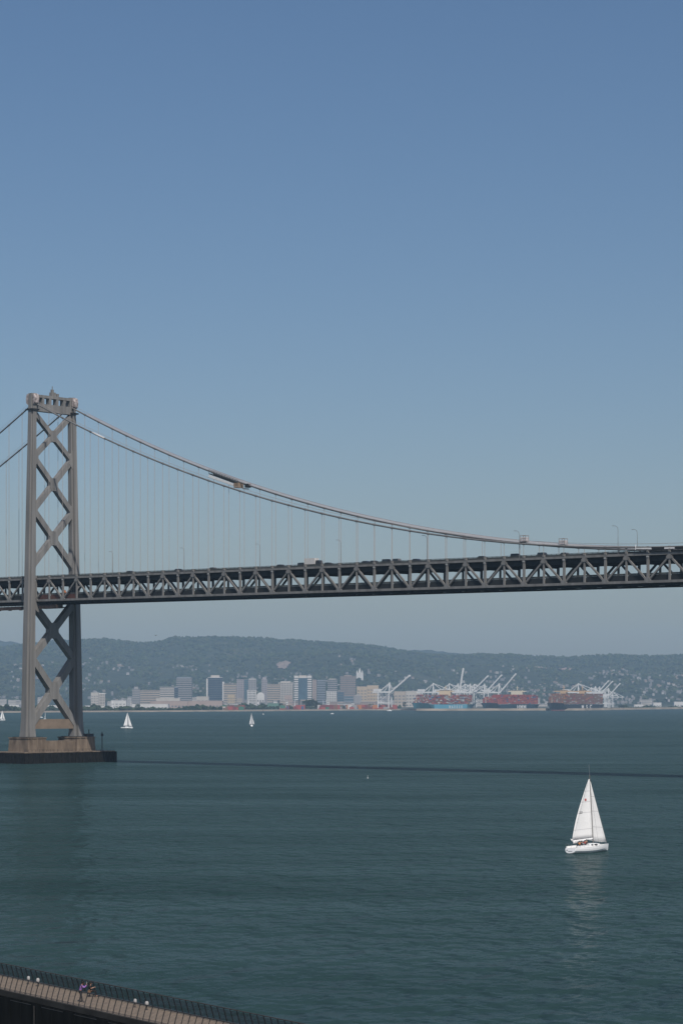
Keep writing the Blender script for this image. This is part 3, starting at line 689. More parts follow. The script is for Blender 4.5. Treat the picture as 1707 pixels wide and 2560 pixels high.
B(441,479.5,1696,8000,'tall grey tower with fine horizontal bands and a dark crown','grey','dark',style='band',top=(0.95,4,'bluegrey'))
B(520,556,1694,7900,'dark navy glass tower with white stair towers at both edges','white','navy',style='glass',extra=white_edges,top=(0.6,8,'pale'))
B(559,591,1710,7700,'beige office block right of the navy glass tower','beige','grey',style='band')
B(570,587,1737,7400,'low golden tan block in front of the beige office block','gold','grey',style='plain',floors=5)
B(592,610,1699,8100,'lilac grey slab tower left of the teal glass tower','lilac','grey',style='pier')
B(610.5,621,1699,8250,'narrow teal glass tower between two pale towers','bluegrey','teal',style='glass')
B(621.5,641,1699,8050,'light grey slab tower right of the narrow teal tower','grey','grey',style='pier',top=(0.9,3,'white'))
B(618,641,1726,7500,'white block with vertical fins in front of the light grey slab','white','dark',style='pier',piers=7)
B(642,661,1737,7450,'low white hall with a vaulted roof','white','grey',style='plain',floors=3,extra=vault)
B(654,668,1699,8200,'slim lilac tower with a stepped top','lilac','grey',style='pier',top=(0.7,8,'lilac'))
B(668,700,1711,7900,'beige office block right of the slim lilac tower','beige','grey',style='band')
B(696,732,1707,8000,'wide cream office block with an upper setback left of the blue glass tower','pale','grey',style='pier',top=(0.7,5,'pale'))
B(712,730,1739,7350,'low pink brick block in front of the cream office block','pink','grey',style='plain',floors=4)
B(735,779,1694.5,7800,'large blue glass tower with white banded flanks','white','blue',style='flank',top=(0.45,8,'pale'))
B(781,791,1700,8200,'narrow pinkish slab left of the blue grey banded tower','pink','grey',style='pier')
B(792,814,1703,7850,'blue grey banded tower with dark crown right of the narrow pink slab','bluegrey','dark',style='band',top=(0.9,4,'bluegrey'))
B(819,843,1699,8100,'rounded grey banded tower left of the brown tower','grey','dark',style='band',top=(0.7,3,'pale'))
B(816,841,1728,7550,'white gridded low block in front of the grey banded tower','white','grey',style='pier')
B(842,860,1730,7500,'low blue glass block in front of the brown tower','bluegrey','blue',style='glass')
B(850,889,1691,7950,'broad brown grey tower at the right of downtown','brown','grey',style='band',top=(0.5,4,'brown'))
B(860,884,1741,7200,'low teal glass block below the brown tower','bluegrey','teal',style='band',floors=4)
B(885,903,1740,7150,'grey warehouse right of the low teal block','grey','grey',style='plain',floors=2,extra=pitched)
B(892,917,1717,7700,'tan yellow block right of the brown tower, left of its twin','tan','grey',style='plain',floors=7)
B(917.5,946,1714,7720,'tan yellow block behind the left white crane, right of its twin','tan','grey',style='plain',floors=7)
B(985,1013,1729,7600,'long cream block right of the left white crane','beige','grey',style='plain',floors=5)
B(1014,1052,1728,7650,'pale beige block with a flat roof partly behind the crane ship','pale','grey',style='plain',floors=5)
B(228,247,1732,7300,'cream block behind the bridge pier, left half of a pair','pale','grey',style='plain',floors=6)
B(247.5,263,1735,7320,'light grey block with roof gantry right of the cream block','pale','grey',style='pier',top=(1.3,3,'white'))
B(278,316,1752,7000,'long low white block right of the light grey block','white','grey',style='plain',floors=3)
B(213,250,1765,6400,'long low white shed just right of the tower leg','white','grey',style='plain',floors=2)
B(251,285,1765.5,6420,'long low white shed right of its twin behind the shore trees','white','grey',style='plain',floors=2)
B(-6,48,1763,6500,'big white storage hall at the left edge','white','grey',style='plain',floors=3)
B(115,153,1764,6500,'white hall seen between the tower legs','white','grey',style='plain',floors=3)
B(330,420,1761,6200,'low grey white sheds on the shore left of the pink terminal shed','white','grey',style='plain',floors=2)
B(376,470,1753,6600,'long pinkish terminal shed, left half','pink','dark',style='plain',floors=2)
B(470.5,556,1752.5,6620,'long pinkish terminal shed, right half','pink','dark',style='plain',floors=2)
B(391,450,1746,6900,'pale upper storey hall rising behind the pinkish shed','pale','grey',style='plain',floors=3)
B(492,522,1742,6950,'pale stepped hall rising above the right half of the pinkish shed','pale','grey',style='plain',floors=4)
B(1584,1606,1762,7700,'low white shed on the flat shore right of the port, left of three','white','grey',style='plain',floors=2)
B(1632,1652,1757,7900,'low white shed on the flat shore right of the port, middle of three','white','grey',style='plain',floors=2)
B(1684,1712,1755,8100,'low white shed at the right edge of the far shore','white','grey',style='plain',floors=2)
B(669,697,1759,6200,'green roofed shed on the shore','roofgreen','grey',style='plain',floors=2)
B(1382,1408,1766,6010,'small low tan shed on the breakwater','tan','grey',style='plain',floors=2,name='shed',cat='shed',dep=14,zbase=2.8)
# low city blocks between the towers and the foot of the hills
lowm = []
for i in range(150):
    px = rng.uniform(-20,1720) if i % 5 == 0 else rng.uniform(290,965)
    d = rng.uniform(6900,9100) if 540 < px < 960 else rng.uniform(7900,9100); w = rng.uniform(16,50); hh = rng.uniform(9,34)*(0.75 if d < 7800 else 1); k = ['pale','beige','grey','white','pink'][i % 5]
    t = empty('low_building', (P(px,d).x, d, ground_z(px,d)-1), rng.uniform(-0.5,0.5))
    lowm.append((px, {'pale':'cream','beige':'beige','grey':'grey','white':'white','pink':'pinkish'}[k], t))
    MB().box(-w/2,w/2,-10,10,-8,hh).build('wall', WALLS[k], t)
    nf = max(2,int(hh/5)); me = MB().box(-w/2+1,w/2-1,-10.03,-9.8,0,1.9).mesh('window'); me.materials.append(GLS['grey'])
    for j in range(nf): link('window', me, t, (0,0,2+j*hh/nf))
    MB().box(-w/2-0.3,w/2+0.3,-10.3,10.3,hh,hh+1).build('roof', ROOFM, t)

LC = {}
for px, k, t in sorted(lowm, key=lambda q: q[0]):
    LC[k] = LC.get(k, 0) + 1
    tag(t, '%s low %s city block counted from the left at the foot of the hills' % (ORDS[LC[k]-1], k), 'building', 'low city blocks at the foot of the hills')

# houses on the hills
hb = MB(); hb.box(-6,6,-4.5,4.5,-5,5.5); hb.loft([[Vector((e*6.5,a,c)) for a,c in ((-5,5.5),(5,5.5),(0,8.2))] for e in (-1,1)], mi=1)
HM = []
for k, (nm, c, r) in enumerate((('white',(0.33,0.32,0.30),(0.35,0.31,0.28)),('cream',(0.23,0.205,0.175),(0.25,0.17,0.13)),('grey',(0.18,0.175,0.17),(0.18,0.17,0.17)))):
    me = hb.mesh('house_'+nm); me.materials.append(mat('house_wall_'+nm,c,0.9)); me.materials.append(mat('house_roof_'+nm,r,0.9)); me.polygons.foreach_set('material_index', hb.mi); HM.append((nm,me))
cnt = 0
LMK = [(30,'the bridge pier'),(245,'the cream block by the pier'),(345,'the slender mast tower'),(460,'the grey banded tower'),(538,'the navy glass tower'),(605,'the lilac grey slab'),(690,'the cream office block'),(757,'the blue glass tower'),(830,'the rounded grey tower'),(900,'the tan yellow block'),(1000,'the lone white crane'),(1110,'the light blue ship'),(1275,'the navy ship'),(1440,'the black ship'),(1620,'the low right shore')]
CL = [(rng.uniform(0,1707), rng.uniform(0.05,0.6)) for _ in range(85)] + [(rng.uniform(1180,1700), rng.uniform(0.3,0.72)) for _ in range(16)]
HS = []
while cnt < 298:
    c0 = CL[int(rng.integers(0,len(CL)))]
    px = c0[0] + rng.normal(0,20); tt = c0[1] + rng.normal(0,0.015)
    if tt < 0.02 or tt > 0.85 or px < -10 or px > 1715: continue
    d = D0 + (DR-D0)*tt; nm, me = HM[int(rng.choice([0,1,1,2,2]))]
    o = link('hill_house', me, None, (P(px,d).x, d, float(hill_z(px,d))+rng.uniform(3,7))); q_ = rng.uniform(0.45,0.8); o.scale = (q_*rng.uniform(1.0,1.7), q_, q_); o.rotation_euler.z = rng.uniform(-0.7,0.7)
    HS.append((px, 0 if tt < 0.22 else 1 if tt < 0.45 else 2, nm, o)); cnt += 1
seen = {}
for px, tier, nm, o in sorted(HS, key=lambda q: q[0]):
    lm = min(LMK, key=lambda q: abs(q[0]-px))[1]; k = seen.get((lm,tier,nm),0); seen[(lm,tier,nm)] = k+1
    tag(o, '%s %s house from left %s the hill above %s' % (ORDS[k], nm, ('low on','midway up','high on')[tier], lm), 'house', 'houses scattered over the wooded hillside')
q = MB(); NH = 520
for i in range(NH):
    c0 = CL[int(rng.integers(0,len(CL)))] if i % 5 else (rng.uniform(-20,1730), rng.uniform(0.01,0.5)); px = c0[0]+rng.normal(0,30); tt = c0[1]+rng.normal(0,0.03)
    if tt < 0.01 or tt > 0.82: continue
    d = D0+(DR-D0)*tt; z_ = float(hill_z(px,d))+rng.uniform(3,7); x_ = P(px,d).x; w_ = rng.uniform(2.5,6.5); mi_ = int(rng.choice([0,1,2,2,2,2])); h_ = rng.uniform(2.5,5)
    q.box(x_-w_,x_+w_,d-3,d+3,z_-5,z_+h_,mi=mi_); q.loft([[Vector((x_+e*w_,d-3.4,z_+h_)),Vector((x_+e*w_,d+3.4,z_+h_)),Vector((x_+e*w_,d,z_+h_+2))] for e in (-1,1)],mi=3)
tag(q.build('hillside_houses', [bpy.data.materials['house_wall_white'],bpy.data.materials['house_wall_cream'],bpy.data.materials['house_wall_grey'],bpy.data.materials['house_roof_grey']], fix=False), 'many more tiny houses dotted over the hillside', kind='stuff')
# hillside landmark temple
d = 10300; t = empty('temple', (P(899,d).x, d, float(hill_z(899,d))+4)); tag(t, 'white temple with a tall central spire on the hillside', 'temple')
zt = H - (1670-1748)*d/F - (float(hill_z(899,d))+4); zb = H-(1686-1748)*d/F-(float(hill_z(899,d))+4)
MB().box(-15,15,-8,8,zb-30,zb+7).build('hall', WALLS['white'], t)
MB().loft([[Vector((a*s,b*s,zz)) for a,b in ((-5,-5),(5,-5),(5,5),(-5,5))] for s,zz in ((1,zb+7),(0.8,zb+16),(0.1,zt))]).build('spire', WALLS['white'], t)
for e in (-1,1): MB().loft([[Vector((e*11+a*s,b*s,zz)) for a,b in ((-2.5,-2.5),(2.5,-2.5),(2.5,2.5),(-2.5,2.5))] for s,zz in ((1,zb+7),(0.8,zb+11),(0.1,zb+18))]).build('side_spire', WALLS['white'], t)
# bare earth scars on the slope: sheets of rocky ground lying on the terrain
def scar(px, py, wpx, hpx, label, c):
    best = min(np.arange(D0+100,DR,20.0), key=lambda q: abs(float(hill_z(px,q)) - (H-(py-1748)*q/F)))
    vs_=[]; n1,n2 = 14,9; Wd = wpx*best/F; 
    for i in range(n1):
        for j in range(n2):
            a = (i/(n1-1)-0.5)*2; b = (j/(n2-1)-0.5)*2; rr = math.hypot(a,b); a2,b2 = (a,b) if rr <= 1 else (a/rr,b/rr)
            dd = best + b2*hpx*26*(1+0.2*math.sin(a*5)); xx = P(px,best).x + a2*Wd/2*(1+0.15*math.sin(b*4))
            vs_.append((xx,dd,float(hill_z(853.5+xx*F/dd,dd))+5+4*random.random()))
    q = MB(); q.add(vs_,[(i*n2+j,(i+1)*n2+j,(i+1)*n2+j+1,i*n2+j+1) for i in range(n1-1) for j in range(n2-1)])
    tag(q.build('bare_hillside', mat('bare_earth',c,1,var=0.25,scale=0.02), fix=False), label, kind='structure')
scar(709,1664,34,3.2,'pinkish bare quarry face on the wooded hill',(0.21,0.165,0.14))
scar(1350,1672,34,1.8,'pale bare patch of hillside behind the cranes',(0.30,0.24,0.20))
scar(1412,1676,30,2.2,'pinkish bare patch of hillside above the right crane group',(0.30,0.21,0.18))

# shoreline trees
def tree(px, d, hgt, wid, label, mi=0, nb=60):
    t = empty('tree', (P(px,d).x, d, 2.6)); tag(t, label, 'tree')
    q = MB(); q.tube([(0,0,-1),(0.2,0,hgt*0.35),(0.1,0.2,hgt*0.7)],[wid*0.05,wid*0.04,wid*0.02],6)
    for k in range(4):
        a = k*1.6; q.tube([(0.1,0,hgt*0.3),(math.cos(a)*wid*0.3,math.sin(a)*wid*0.3,hgt*0.62)],[wid*0.025,wid*0.01],5)
    q.build('trunk', mat('bark',(0.09,0.07,0.05),0.95), t)
    th = rng.uniform(0,2*math.pi,nb); rr = np.sqrt(rng.random(nb))*wid/2; zz = hgt*(0.34+0.6*rng.random(nb)); rr *= np.clip(1.25-((zz/hgt-0.55)/0.5)**2,0.3,1)
    c = np.stack([rr*np.cos(th), rr*np.sin(th), zz],-1)
    blobs('crown', c, np.full(nb,wid*0.11), LEAF, rng.integers(max(0,mi-1),mi+2,nb), 0.8, parent=t)
TR = [(764,6150,22,16,'leftmost dark tree of the tall clump on the shore below downtown'),(771,6170,25,17,'second tree of the tall clump on the shore below downtown'),(779,6140,26,18,'tallest middle tree of the clump on the shore below downtown'),(787,6160,23,16,'fourth tree of the tall clump on the shore below downtown'),(793,6180,18,13,'rightmost smaller tree of the clump on the shore below downtown'),
 (656,6150,14,12,'round tree left of the green roofed shed'),(703,6200,15,14,'round dark tree right of the green roofed shed'),(345,6080,13,14,'dark tree on the shore below the slender mast tower'),(1011,6300,19,9,'narrow dark conifer in front of the cream block'),(1558,6700,9,26,'dark rounded tree on the low shore right of the last crane')]
for px,d,h_,w_,lb in TR: tree(px,d,h_,w_,lb,1)
K = 900; px = np.concatenate([rng.uniform(-60,570,K), rng.uniform(560,1000,260), rng.uniform(1560,1760,300), rng.uniform(880,960,120), rng.uniform(480,960,420)])
dmin = np.array([shore_d(q) for q in px]); N = len(px)
dd = dmin + rng.uniform(110,420,N)
dd[-540:-420] = rng.uniform(7000,7300,120); dd[-420:] = rng.uniform(6500,7500,420)
clump = vnoise(px/16, dd*0, 51); dd[K:K+260] += 260
hh = (3.0+7.5*clump)*rng.uniform(0.7,1.2,N); hh[K+260:K+560] *= 0.6
c = np.stack([(px-853.5)*dd/F, dd, 3.0+hh*rng.uniform(0.15,0.8,N)],-1)
o = blobs('shoreline_foliage', c, hh*0.42+1.2, LEAF, rng.integers(0,2,N), 0.85); tag(o, 'low dark belt of bushes and trees along the far shore', kind='stuff')

# ------------------------------------------------------------------ port cranes
SD = Vector((0.42,0.9075,0)).normalized()      # along the quay
BD = Vector((0.9075,-0.42,0))                  # boom direction, out over the water
CR_ANG = math.atan2(BD.y, BD.x)
def crane(px, D, boom, label, s=1.0, blen=68.0):
    """px: photo column of the seaward legs; boom: raise angle in degrees"""
    t = empty('harbour_crane', (P(px,D).x, D, 3.0), CR_ANG); t.scale = (s,s,s)
    tag(t, label, 'crane', 'white container cranes at the port')
    W = M['crane']; G = 30.0; hw = 9.0; zg = 41.0; za = 67.0
    for x in (0,-G):
        for y in (-hw,hw):
            q = MB(); q.beam((x,y,1.2),(x,y,zg+1.0),2.3,2.1); q.build('leg', W, t)
        q = MB(); q.beam((x,-hw+1,15),(x,hw-1,15),1.4,1.9); q.beam((x,-hw+1,zg-2),(x,hw-1,zg-2),1.4,1.8); q.build('sill_beam', W, t)
        for y in (-hw,hw):
            q = MB(); q.box(x-1.2,x+1.2,y-4,y+4,0.0,1.2); q.build('bogie', M['dark'], t)
    for y in (-hw,hw):
        q = MB(); q.beam((-G+1,y,15.2),(-1,y,15.2),1.5,2.4); q.build('portal_beam', W, t)
        q = MB(); q.beam((-G+0.5,y,17),(-0.5,y,zg-3),1.0,1.0); q.build('diagonal_brace', W, t)
    for y in (-3.2,3.2):
        q = MB(); q.beam((-G-18,y,zg+2.2),(2,y,zg+2.2),1.5,3.4); q.build('girder', W, t)
        q = MB(); q.beam((0,y*1.8,zg+0.9),(-1.5,y*0.4,za),1.9,1.8); q.build('apex_leg', W, t)
        q = MB(); q.beam((-1.5,y*0.4,za-0.5),(-G,y,zg+3.4),1.1,1.1); q.build('back_stay', W, t)
        q = MB(); q.beam((-1.5,y*0.4,za-0.5),(-G*0.55,y,zg+3.4),0.9,0.9); q.build('back_stay', W, t)
    q = MB(); q.box(-2.6,-0.4,-1.8,1.8,za-0.8,za+1.0); q.build('apex_head', W, t)
    q = MB(); q.box(-G-15,-G+2,-4.4,4.4,zg+3.7,zg+9.5); q.loft([[Vector((x_,e,z_)) for x_,z_ in ((-G-15.2,zg+9.5),(-G+2.2,zg+9.5),(-G+1,zg+10.6),(-G-14,zg+10.6))] for e in (-4.5,4.5)]); q.build('machinery_house', W, t)
    a = R(boom); bx = Vector((math.cos(a),0,math.sin(a))); h0 = Vector((2.2,0,zg+2.2))
    q = MB()
    for y in (-2.4,2.4): q.beam(h0+Vector((0,y,0)), h0+bx*blen+Vector((0,y,0)), 1.3, 3.0, (-bx.z,0,bx.x))
    for k in range(9): c0 = h0+bx*(blen*(k+0.5)/9); q.beam(c0+Vector((0,-2.4,0)), c0+Vector((0,2.4,0)), 0.7,0.7)
    b = q.build('boom', W, t)
    if boom < 20:
        for f_ in (0.48,0.95):
            for y in (-2,2): MB().beam((-1.5,y*0.5,za-0.3), h0+bx*(blen*f_)+Vector((0,y,1.2)),1.0,1.0).build('fore_stay', W, t)
        MB().box(18,23,-1.8,1.8,zg-3.5,zg-0.2).build('operator_cab', W, t)
    else:
        for y in (-2,2):
            m_ = Vector((6,y*0.7,(zg+za)/2-2)); e_ = h0+bx*(blen*0.45)+Vector((0,y,0))
            q = MB(); q.beam((-1.5,y*0.5,za-0.3), m_, 0.5,0.5); q.beam(m_, e_, 0.5,0.5); q.build('fore_stay', W, t)
    return t
crane(975,6150,39,'white crane standing alone at the left of the port with its boom raised')
crane(1084,6350,0,'white crane with lowered boom over the light blue ship, leftmost there',blen=62)
crane(1124,6480,0,'white crane with lowered boom behind the light blue ship, second from left',blen=62)
crane(1146,6560,80,'white crane whose boom points almost straight up')
crane(1163,6640,0,'white crane with lowered boom at the right of the light blue ship',blen=62)
crane(1187,6700,0,'white crane with lowered boom behind the gap between the light blue and navy ships',blen=60)
crane(1478,6560,0,'white crane with lowered boom, second from left behind the right ship',0.85,55)
crane(1531,7150,0,'small white crane with lowered boom at the far right end of the port',0.72,46)
crane(1176,6620,43,'white crane with raised boom between the light blue and navy ships')
crane(1212,6650,46,'white crane with raised boom, left of the two above the navy ship')
crane(1248,6500,48,'white crane with raised boom, right of the two above the navy ship')
crane(1446,6420,0,'white crane with lowered boom over the ship at the right',blen=62)
crane(1489,6950,47,'white crane with raised boom behind the right ship, left of a close pair',0.92,58)
crane(1499,7050,46,'white crane with raised boom behind the right ship, right of a close pair',0.92,58)
crane(1521,6500,47,'rightmost white crane with raised boom at the end of the port',0.82,54)
crane(1512,7300,0,'farthest white crane with lowered boom past the right ship',0.85,44)

# ------------------------------------------------------------------ container ships
CC = {k: mat('container_'+k, c, 0.75, var=0.12, scale=0.4) for k, c in dict(red=(0.30,0.07,0.06), maroon=(0.17,0.05,0.05), brown=(0.17,0.10,0.068), orange=(0.40,0.16,0.06), grey=(0.28,0.28,0.28), blue=(0.04,0.10,0.22), white=(0.52,0.50,0.47), green=(0.05,0.16,0.11)).items()}
cmesh = MB(); cmesh.box(-6.05,6.05,-1.2,1.2,0,2.55)
for k in range(9):
    for e in (-1,1): x = -5.4+k*1.35; cmesh.box(x-0.25,x+0.25,min(e*1.2,e*1.24),max(e*1.2,e*1.24),0.15,2.4)
CME = {}
for k in CC: me = cmesh.mesh('container_'+k); me.materials.append(CC[k]); CME[k] = me
def ship(px, D, hullc, label, short, lit_side, pal, letters, lp, tiers, L_=285.0, Bm=44.0, hd=15.0, light=None, cont_name=None, house=(0.62,), flat=False, hw_=15.0, hz_=(0.78,0.76,0.70)):
    """bow towards the camera's left; px/D place the bow's waterline centre. local x runs from bow to stern"""
    ang = math.atan2(SD.y, SD.x)
    t = empty('container_ship', (P(px,D).x, D, 0.0), ang); tag(t, label, 'ship')
    hm = mat('hull_paint_'+short, hullc, 0.5, var=0.06, scale=0.1); bm_ = mat('hull_boot_'+short, (0.20,0.06,0.05), 0.7)
    b = Bm/2
    def ring(x, wl, dkw, top): return [Vector((x - 0.0,-dkw,top)),Vector((x,-wl,3.0)),Vector((x,-wl*0.97,-4)),Vector((x,wl*0.97,-4)),Vector((x,wl,3.0)),Vector((x,dkw,top))]
    q = MB(); q.loft([ring(-9,0.3,3.5,hd+4), ring(0,1.0,9,hd+4), ring(12,5,16,hd+3.5), ring(30,13,b-1,hd+3), ring(34,14.5,b-0.5,hd), ring(60,b-0.6,b,hd), ring(L_*0.86,b,b,hd), ring(L_*0.95,b-4,b,hd), ring(L_,b-9,b-1,hd)]); q.build('hull', hm, t)
    q = MB(); q.loft([[Vector((x,-w_,z_)) for z_ in (1.6,-0.2)]+[Vector((x,w_,z_)) for z_ in (-0.2,1.6)] for x,w_ in ((-2,1.6),(0,2.2),(12,6.6),(34,15.8),(60,b-0.4),(L_*0.86,b+0.12),(L_*0.95,b-2.6))]); q.build('boot_stripe', bm_, t)
    if lit_side:
        q = MB(); q.box(64,L_*0.84,-b-0.10,-b-0.01,3.2,hd-0.3); q.build('side_lit_panel', mat('lit_side_'+short, lit_side, 0.5), t)  # sunlit hull side, put in as a lighter colour than the bow
    # superstructure
    wh = mat('ship_house_'+short, hz_, 0.6)
    for f_ in house:
        x0 = L_*f_; hb_ = hw_ or b-3; q = MB(); q.box(x0,x0+13,-hb_,hb_,hd,hd+36); q.box(x0+1,x0+9,-b-1,b+1,hd+31.5,hd+34); q.build('deckhouse', wh, t)
        q = MB(); q.box(x0-0.06,x0+0.0,-hb_+1,hb_-1,hd+34.2,hd+35.5); q.box(x0+2,x0+12,-hb_-0.06,-hb_,hd+34.2,hd+35.5); q.build('bridge_window', GLS['dark'], t)
        q = MB(); q.beam((x0+6,0,hd+36),(x0+6,0,hd+47),1.2,1.2); q.beam((x0+6,-5,hd+42),(x0+6,5,hd+42),0.7,0.7); q.build('mast', wh, t)
    q = MB(); q.beam((4,0,hd+4),(4,0,hd+17),1.0,1.0); q.build('foremast', wh, t)
    for e in (-1,1):
        q = MB()
        for k in range(10): q.beam((38+k*(L_*0.86-38)/9.0+(0.3),e*(b-0.2),hd+0.01),(38+k*(L_*0.86-38)/9.0+0.3,e*(b-0.2),hd+8),0.5,0.5)
        q.build('lashing_bridge', M['alu'], t)
    # containers: the outermost ones one by one, the rest joined
    x = 42.0; bays = []
    while x < L_*0.95:
        bays.append(x); x += 13.4
    rows_ = int(Bm/2.48); rs = MB(); names = list(pal); pr = np.array([pal[k] for k in names]); pr = pr/pr.sum(); n_ind = 0
    Mx = Matrix.Translation(t.location) @ Matrix.Rotation(ang,4,'Z')
    th = {}
    hb_ = hw_ or b-3
    for bi, bx in enumerate(bays):
        inh = any(abs(bx-(L_*f_+6.5)) < 13.2 for f_ in house)
        tb = tiers if flat else tiers - int(rng.choice([0,0,1,1,2,3]))
        if bi == 0: tb = max(2,tiers-3)
        for r in range(rows_):
            tr_ = tb if flat else max(1, tb - int(rng.choice([0,0,0,1])))
            for k in range(tr_):
                y = -Bm/2+1.3+r*2.48; z = hd+1.0+k*2.62; c_ = names[int(rng.choice(len(names),p=pr))]
                vis_side = (r == 0); vis_front = (bi == 0); vis_top = (k >= tr_-1)
                if inh and abs(y) < hb_+1.6: continue
                if not (vis_side or vis_front or vis_top or bi == 1): continue
                if vis_side and n_ind < 98 and k >= tr_-6:
                    o = link('shipping_container', CME[c_], None, Mx @ Vector((bx,y,z))); o.rotation_euler.z = ang; n_ind += 1
                    tag(o, '%s container, %s in %s stack from bow of %s' % (c_, 'topmost' if k == tr_-1 else ORDS[tr_-1-k]+' from top', ORDS[bi], cont_name), 'container', 'containers stacked on the ships')
                else: rs.box(bx-6.05,bx+6.05,y-1.2,y+1.2,z,z+2.55,mi=names.index(c_))
    o = rs.build('container_stack', [CC[k] for k in names], t, fix=False); o['kind'] = 'stuff'
    # lettering on the starboard side as seen
    if letters:
        x0, step, sz, wd = lp
        for i, chh in enumerate(letters):
            cu = bpy.data.curves.new('hull_letter','FONT'); cu.body = chh; cu.size = sz*1.4; cu.extrude = 0.05; cu.align_x = 'CENTER'; cu.offset = 0.35
            o = text_mesh('hull_letter', cu, M['white'], t)
            o.location = (x0+i*step, -b-0.13, (hd-sz)/2 + 1.2); o.rotation_euler = (R(90),0,0); o.scale = (wd,1,1)
    return t
ship(1039,5870,(0.035,0.13,0.17),'container ship with a light blue side loaded with mixed containers, left of three','teal',(0.13,0.38,0.50),dict(maroon=3,red=2.4,grey=2.2,white=0.8,brown=2,blue=0.4,orange=0.4),'MAERSK',(165,16,6.5,1.4),9,L_=335,cont_name='light blue ship',house=(0.55,),hz_=(0.62,0.50,0.33))  # dark teal stands for the bow flare's shade, light blue for the lit side
ship(1212,5900,(0.014,0.040,0.062),'dark navy container ship loaded with red containers, middle of three','navy',None,dict(red=6,maroon=2.5,blue=0.4,grey=0.3,orange=0.4),'HMM',(172,23,9.5,2.0),9,L_=330,cont_name='navy ship',house=(0.66,),hz_=(0.66,0.60,0.45))
ship(1377,5900,(0.016,0.022,0.032),'black hulled container ship with an even brown container stack, right of three','black',None,dict(brown=6,orange=0.35,maroon=2,red=0.4,grey=0.8),'MSC',(172,31,9.5,1.7),10,L_=345,hw_=7.5,cont_name='black ship',house=(0.25,0.66),flat=True,hz_=(0.55,0.38,0.22))
# container yard along the quay
yd = MB(); names = list(CC)
for i in range(1300):
    px = rng.uniform(560,1035); d = shore_d(px)+rng.uniform(70,330)
    if 660 < px < 705 or vnoise(px/22, 0, 77) < 0.3: continue
    n_ = int(rng.integers(1,5)); p = P(px,d); kk = int(rng.choice(len(names), p=[0.27,0.2,0.16,0.1,0.1,0.07,0.05,0.05]))
    for k in range(n_): yd.box(p.x-6,p.x+6,d-1.2,d+1.2,3+k*2.62,3+k*2.62+2.55,mi=kk)
tag(yd.build('container_yard', [CC[k] for k in names], fix=False), 'stacks of red and mixed containers along the quay', kind='stuff')
# light masts ashore
def mast(px, py_top, d, label):
    h_ = H-(py_top-1748)*d/F-3; t = empty('light_mast', (P(px,d).x,d,3)); tag(t, label, 'light mast', 'light masts along the far shore')
    MB().tube([(0,0,0),(0,0,h_)],[0.8,0.5],6).build('pole', M['white'], t); q = MB(); q.box(-2.2,2.2,-0.6,0.6,h_,h_+1.2); q.build('lamp_bar', M['alu'], t)
for px,yt,d,lb in ((321,1744,5700,'pale mast on the shore left of its close twin'),(326,1744,5720,'pale mast on the shore right of its close twin'),(282,1751,5800,'pale mast on the shore right of the white sheds'),(622,1751,6100,'light mast standing by the red yard stacks'),(737,1750,6200,'light mast at the left of the tall tree clump'),(808,1752,6200,'light mast at the right of the tall tree clump')): mast(px,yt,d,lb)
# ------------------------------------------------------------------ boats
def sheet(q, rows, th=0.03):
    """a curved cloth of real thickness from a grid of points"""
    n = len(rows[0]); fl = [p for r in rows for p in r]; q.add(fl, [(i*n+k,(i+1)*n+k,(i+1)*n+k+1,i*n+k+1) for i in range(len(rows)-1) for k in range(n-1)])
def hull_rings(Ln, Bm, fb, nst=11):
    rg = []
    for i in range(nst):
        t = i/(nst-1); x = -Ln/2 + Ln*t
        w_ = Bm/2*(0.74+0.26*math.sin(min(1,t/0.42)*math.pi/2)) if t < 0.42 else Bm/2*max(0.02, 1-((t-0.42)/0.58)**2.0); f_ = fb*(0.94+0.24*t*t); zb = -0.30*math.sin(math.pi*min(1,t*1.15+0.02))+0.05*(1-t)
        R_ = [(1.0,1.0),(1.0,0.72),(0.95,0.45),(0.78,0.20),(0.45,0.03),(0.0,0.0)]
        lean = 0.30*(t > 0.97)
        h_ = [Vector((x+lean*k2-0.25*(1-k2)*(t<0.01),-w_*k1,zb+(f_-zb)*k2)) for k1,k2 in R_]
        rg.append(h_+[Vector((p.x,-p.y,p.z)) for p in h_[-2::-1]])
    return rg
# the near sailing boat
Y_ANG = math.atan2(0.727,0.69); Ln = 11.0
yacht = empty('sailing_yacht', (45.4,440.0,0.0), Y_ANG); yacht.rotation_euler = (R(-3.0),R(-0.5),Y_ANG)
tag(yacht, 'white sailing yacht with full main and jib in the foreground at right', 'sailboat')
rg = hull_rings(Ln,3.3,1.05)
MB().loft(rg).build('hull', M['gel'], yacht, smooth=False)
q = MB(); q.loft([[Vector((p.x,p.y*0.985,p.z+0.012)) for p in (r[0],r[-1])] for r in rg[:-1]], cap=False, closed=False); q.build('deck', mat('deck_white',(0.72,0.71,0.68),0.6), yacht, fix=False)
def cabin_ring(x, w_, z0, z1): return [Vector((x,-w_,z0)),Vector((x,-w_*0.82,z1)),Vector((x,w_*0.82,z1)),Vector((x,w_,z0))]
q = MB(); q.loft([cabin_ring(-1.2,1.05,1.0,1.62),cabin_ring(0.6,1.0,1.02,1.60),cabin_ring(2.2,0.75,1.05,1.45),cabin_ring(3.0,0.45,1.08,1.15)]); q.build('cabin', M['gel'], yacht)
for x0,x1 in ((-0.6,0.0),(0.35,1.25)): q = MB(); q.add([(x0,-0.985,1.2),(x1,-0.955,1.2),(x1,-0.885,1.42),(x0,-0.90,1.42),(x0,-1.03,1.2),(x1,-1.01,1.2),(x1,-0.93,1.42),(x0,-0.945,1.42)],[(0,1,2,3),(4,5,6,7),(0,1,5,4),(1,2,6,5),(2,3,7,6),(3,0,4,7)]); q.build('cabin_window', M['black'], yacht)
